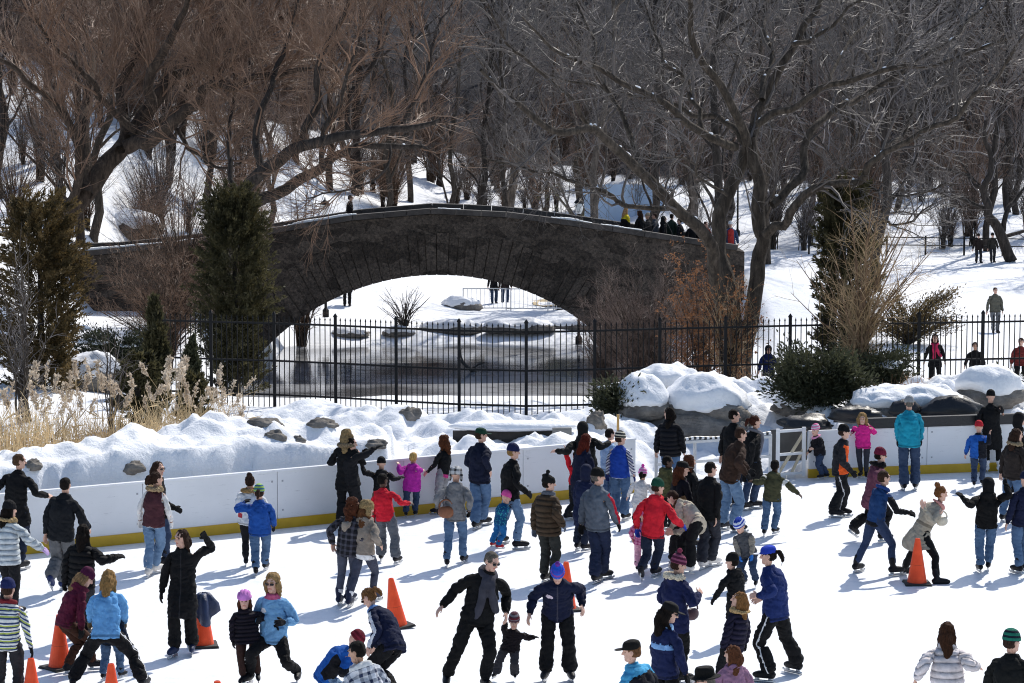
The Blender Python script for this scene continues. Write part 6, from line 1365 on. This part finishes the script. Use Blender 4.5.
P('child in a blue and black jacket and a red hat facing the right boards', (979, 416), 1.30, 22, ((974, 488), (982, 486)), rh=(990, 432, -.1), jacket=('jacket', '#2258a8'), jz=[('rightside', '#1a1c24'), ('collar', '#1a1c24')], trousers=('jeans', J2), hat='beanie', hz=[('#b02430', None)], hair=None)
P('woman in an ankle length black coat at the right boards, back to us', (990, 388), 1.66, 12, ((987, 473), (999, 473)), rh=(1003, 413), lh=(982, 425, .2), fem=1, jacket=('coat', '#151517'), trousers=('slim', BK), tz=[('sock', '#dddddd')], hat='beanie', hz=['#121214'], hair=None, skates='#d8d4d0')
P('person in a black coat stooping at the right edge beyond the brown jacket', (1022, 409), 1.70, 80, ((1010, 496), (1018, 496)), hip=(1014, 455), jacket=('coat_mid', '#101012'), trousers=('jeans', BK), hat='hood', hz=['#101012'], hair=None)
P('woman in a dark brown jacket with white ear muffs near the right edge', (1018, 427), 1.66, 50, (1008, 523), fem=1, hy=75, jacket=('jacket', '#2a2422'), trousers=('jeans', J1), hair=('long', HB), fur='#8a7a62')
P('woman in a white quilted coat at the lower right, brown hair, skating away', (947, 618), 1.64, 8, lh=(915, 681), rh=(980, 667), fem=1, hy=25, jacket=('puffer_long', '#cfc9cb'), trousers=('jeans', BK), hair=('long', '#3c2416'))
P('person in a striped green and navy knit hat at the lower right corner', (1011, 624), 1.74, 28, hy=55, jacket=('jacket', '#161717'), trousers=('jeans', BK), hat='beanie', hz=[('#1c6a58', 'hatstripe', '#14222e')], hair=('short', HB))

# small carried things
def bag(label, px, py, Y, size, col, rz=0, name='shoulder_bag'):
    p = at(px, py, Y); o = empty(name, p, label, 'bag', rz=rz); m = plain('leather_' + col[1:], col, .55, .25, 12, bump=.3); s = size
    v, f = ell((0, 0, 0), (s * .5, s * .22, s * .42), 14); v[:, 2] = np.clip(v[:, 2], -s * .36, s * .34); b_ = Buf(); b_.add(v, [q for q in f]); b_.build('pouch', m, o, smooth=True)
    b_ = Buf(); a_ = np.linspace(0, math.pi, 12); b_.tube(np.stack([np.cos(a_) * s * .42, 0 * a_, s * .25 + np.sin(a_) * s * .5], 1), .012, 6); b_.build('strap', m, o, smooth=True)
bag('tan leather bag hanging at the hip of the girl in the grey hooded jacket', 446, 512, 38.6, .26, '#7a4a2c')
bag('small dark red bag held before the woman in the maroon bobble hat', 692, 614, 31.9, .22, '#3a1420', .6)
bag('cream purse hanging at the waist of the belted tan coat', 942, 521, 37.7, .2, '#c0b8a6', .3)
# --- beyond the fence and on the bridge
def Q(label, px, ytop, Y, H, yaw, z=None, grp='people beyond the fence', **k):
    d = at(px, ytop, Y); zz = hz_(d[0], Y) if z is None else z
    yb = None; base = np.array([d[0], Y, zz]); 
    fz = np.array([0, CP, -SP]); rel_ = base - [0, 0, CAMZ]; dep = rel_[1] * CP - rel_[2] * SP; upc = rel_[1] * SP + rel_[2] * CP; py = 341.5 - F * upc / dep; ppx = 512 + F * base[0] / dep
    top = base + [0, 0, H]; rel_ = top - [0, 0, CAMZ]; dep2 = rel_[1] * CP - rel_[2] * SP; upc2 = rel_[1] * SP + rel_[2] * CP
    return person(label, (ppx, 341.5 - F * upc2 / dep2), H, yaw, (ppx, py), z0=zz, Y=Y, blade=False, group=grp, **k)
Q('man in a grey olive jacket walking down the snowy field', 996, 289, 93, 1.78, 175, jacket=('jacket', '#5c5a50'), trousers=('jeans', '#6a6c70'), hair=('short', HB))
Q('person in a navy hooded sweatshirt behind the fence beside the great trunk', 769, 335, 63.5, 1.3, 178, jacket=('hoodie', '#16224a'), jz=[(lambda c, n: (c[:, 1] > .05) & (np.abs(c[:, 0]) < .1) & (np.abs(c[:, 2] - 1.26) < .014), '#b8a040')], trousers=('jeans', JD), hat='hood', hz=['#14181f'], hair=None)
Q('woman in a black coat and long pink scarf resting against a rock behind the fence', 936, 325, 65, 1.45, 185, fem=1, jacket=('coat_mid', BK), trousers=('jeans', BK), hair=('long', HD), scarf=('long', '#b82a54'))
Q('man in a black jacket standing low behind the fence at the right', 976, 338, 65, 1.25, 190, jacket=('jacket', BK), trousers=('jeans', BK), hair=('short', HB), skin='mid')
Q('person in a dark red jacket behind the fence at the right edge', 1022, 335, 66, 1.4, 200, jacket=('jacket', '#6a2a28'), trousers=('jeans', BK), hair=('short', HB))
for px, lab, c in ((979, 'left one of the pair of dark figures by the far rail fence', '#2a2220'), (993, 'right one of the pair of dark figures by the far rail fence', '#33302c')):
    Q(lab, px, 235, 128, 1.6, 170, jacket=('jacket', c), trousers=('jeans', CH), hat='beanie', hz=['#2a2420'], hair=None)
G2 = 'people on the bridge'
for px, y_, Yp, H, yaw, lab, k in [
    (626, 207, 97.4, 1.70, 60, 'person in a yellow and black jacket leaning on the bridge parapet', dict(jacket=('jacket', '#1c1c1e'), jz=[('shoulders', '#d8c030')], hair=('long', '#a8825a'))),
    (640, 208, 97.4, 1.66, -50, 'person in a black jacket beside the yellow jacket on the bridge', dict(jacket=('jacket', BK), hair=('curly', HB))),
    (648, 209, 98.0, 1.6, -60, 'person with a pale hat behind the two on the bridge', dict(jacket=('jacket', '#3a3634'), hat='beanie', hz=['#9a8a78'], hair=None)),
    (664, 213, 97.5, 1.62, 90, 'dark hooded person right of the chatting pair on the bridge', dict(jacket=('hoodie', BK), hat='hood', hz=[BK], hair=None)),
    (680, 215, 97.6, 1.6, -70, 'dark coated person just left of the great tree limb on the bridge', dict(jacket=('coat_mid', '#17171a'), hair=('short', HD))),
    (706, 215, 98.2, 1.6, 150, 'person in a rusty brown jacket between the great trunks on the bridge', dict(jacket=('jacket', '#6a3428'), hair=('short', HB))),
    (731, 205, 98.4, 1.75, 175, 'person in a white hat and red and blue jacket between the great trunks', dict(jacket=('jacket', '#3c4a68'), jz=[('front', '#b03a34')], hat='beanie', hz=['#dcdcdc'], hair=None)),
    (655, 211, 98.3, 1.62, -80, 'person in a grey jacket behind the dark hooded person on the bridge', dict(jacket=('jacket', '#4a4c52'), hair=('short', HB))),
    (672, 213, 98.6, 1.68, 40, 'person in a dark green jacket in the cluster on the bridge', dict(jacket=('jacket', '#26332a'), hair=('short', HD))),
    (692, 216, 97.7, 1.58, -30, 'person in a maroon hat and black jacket on the bridge by the tree limb', dict(jacket=('jacket', BK), hat='beanie', hz=['#5a2028'], hair=None)),
    (350, 205, 97.6, 1.7, 80, 'dark figure leaning on the left slope of the bridge', dict(jacket=('jacket', '#241f20'), hair=('short', HD)))]:
    d = at(px, y_, Yp); Q(lab, px, y_, Yp, H, yaw, z=float(deckz(d[0])) - .95, grp=G2, **k)
G3 = 'walkers beyond the bridge'
Q('person in a bright red jacket before the blue stand-in panels', 609, 190, 135, 1.75, 20, grp=G3, jacket=('jacket', '#b02234'), trousers=('jeans', J2), hair=('short', HD))
Q('person in dark blue beside the red jacket before the blue stand-in panels', 603, 188, 136, 1.8, 10, grp=G3, jacket=('coat_mid', '#22304e'), trousers=('jeans', J2), hair=('short', HD))
Q('person in a dark blue coat at the right end of the blue stand-in panels', 642, 188, 136, 1.75, 30, grp=G3, jacket=('coat_mid', '#2a3a5e'), trousers=('jeans', JD), hair=('short', HD))
Q('person in a long dark coat on the path, left one under the arch', 347, 285, 111, 1.78, 0, grp=G3, jacket=('coat_mid', '#17181c'), trousers=('jeans', BK), hair=('short', HD))
Q('child in dark clothes beside the bench, left under the arch', 325, 299, 111, 1.1, 0, grp=G3, jacket=('jacket', '#3a2420'), trousers=('jeans', BK), hair=('short', HD))
Q('person in a black coat on the bare path, left of the pair under the arch', 494, 280, 119, 1.75, 170, grp=G3, jacket=('coat_mid', BK), trousers=('jeans', J2), hair=('short', HD))
Q('person in a dark brown coat on the path, right of the pair under the arch', 505, 281, 119, 1.7, 170, grp=G3, jacket=('jacket', '#2a2220'), trousers=('jeans', J2), hair=('long', HD))
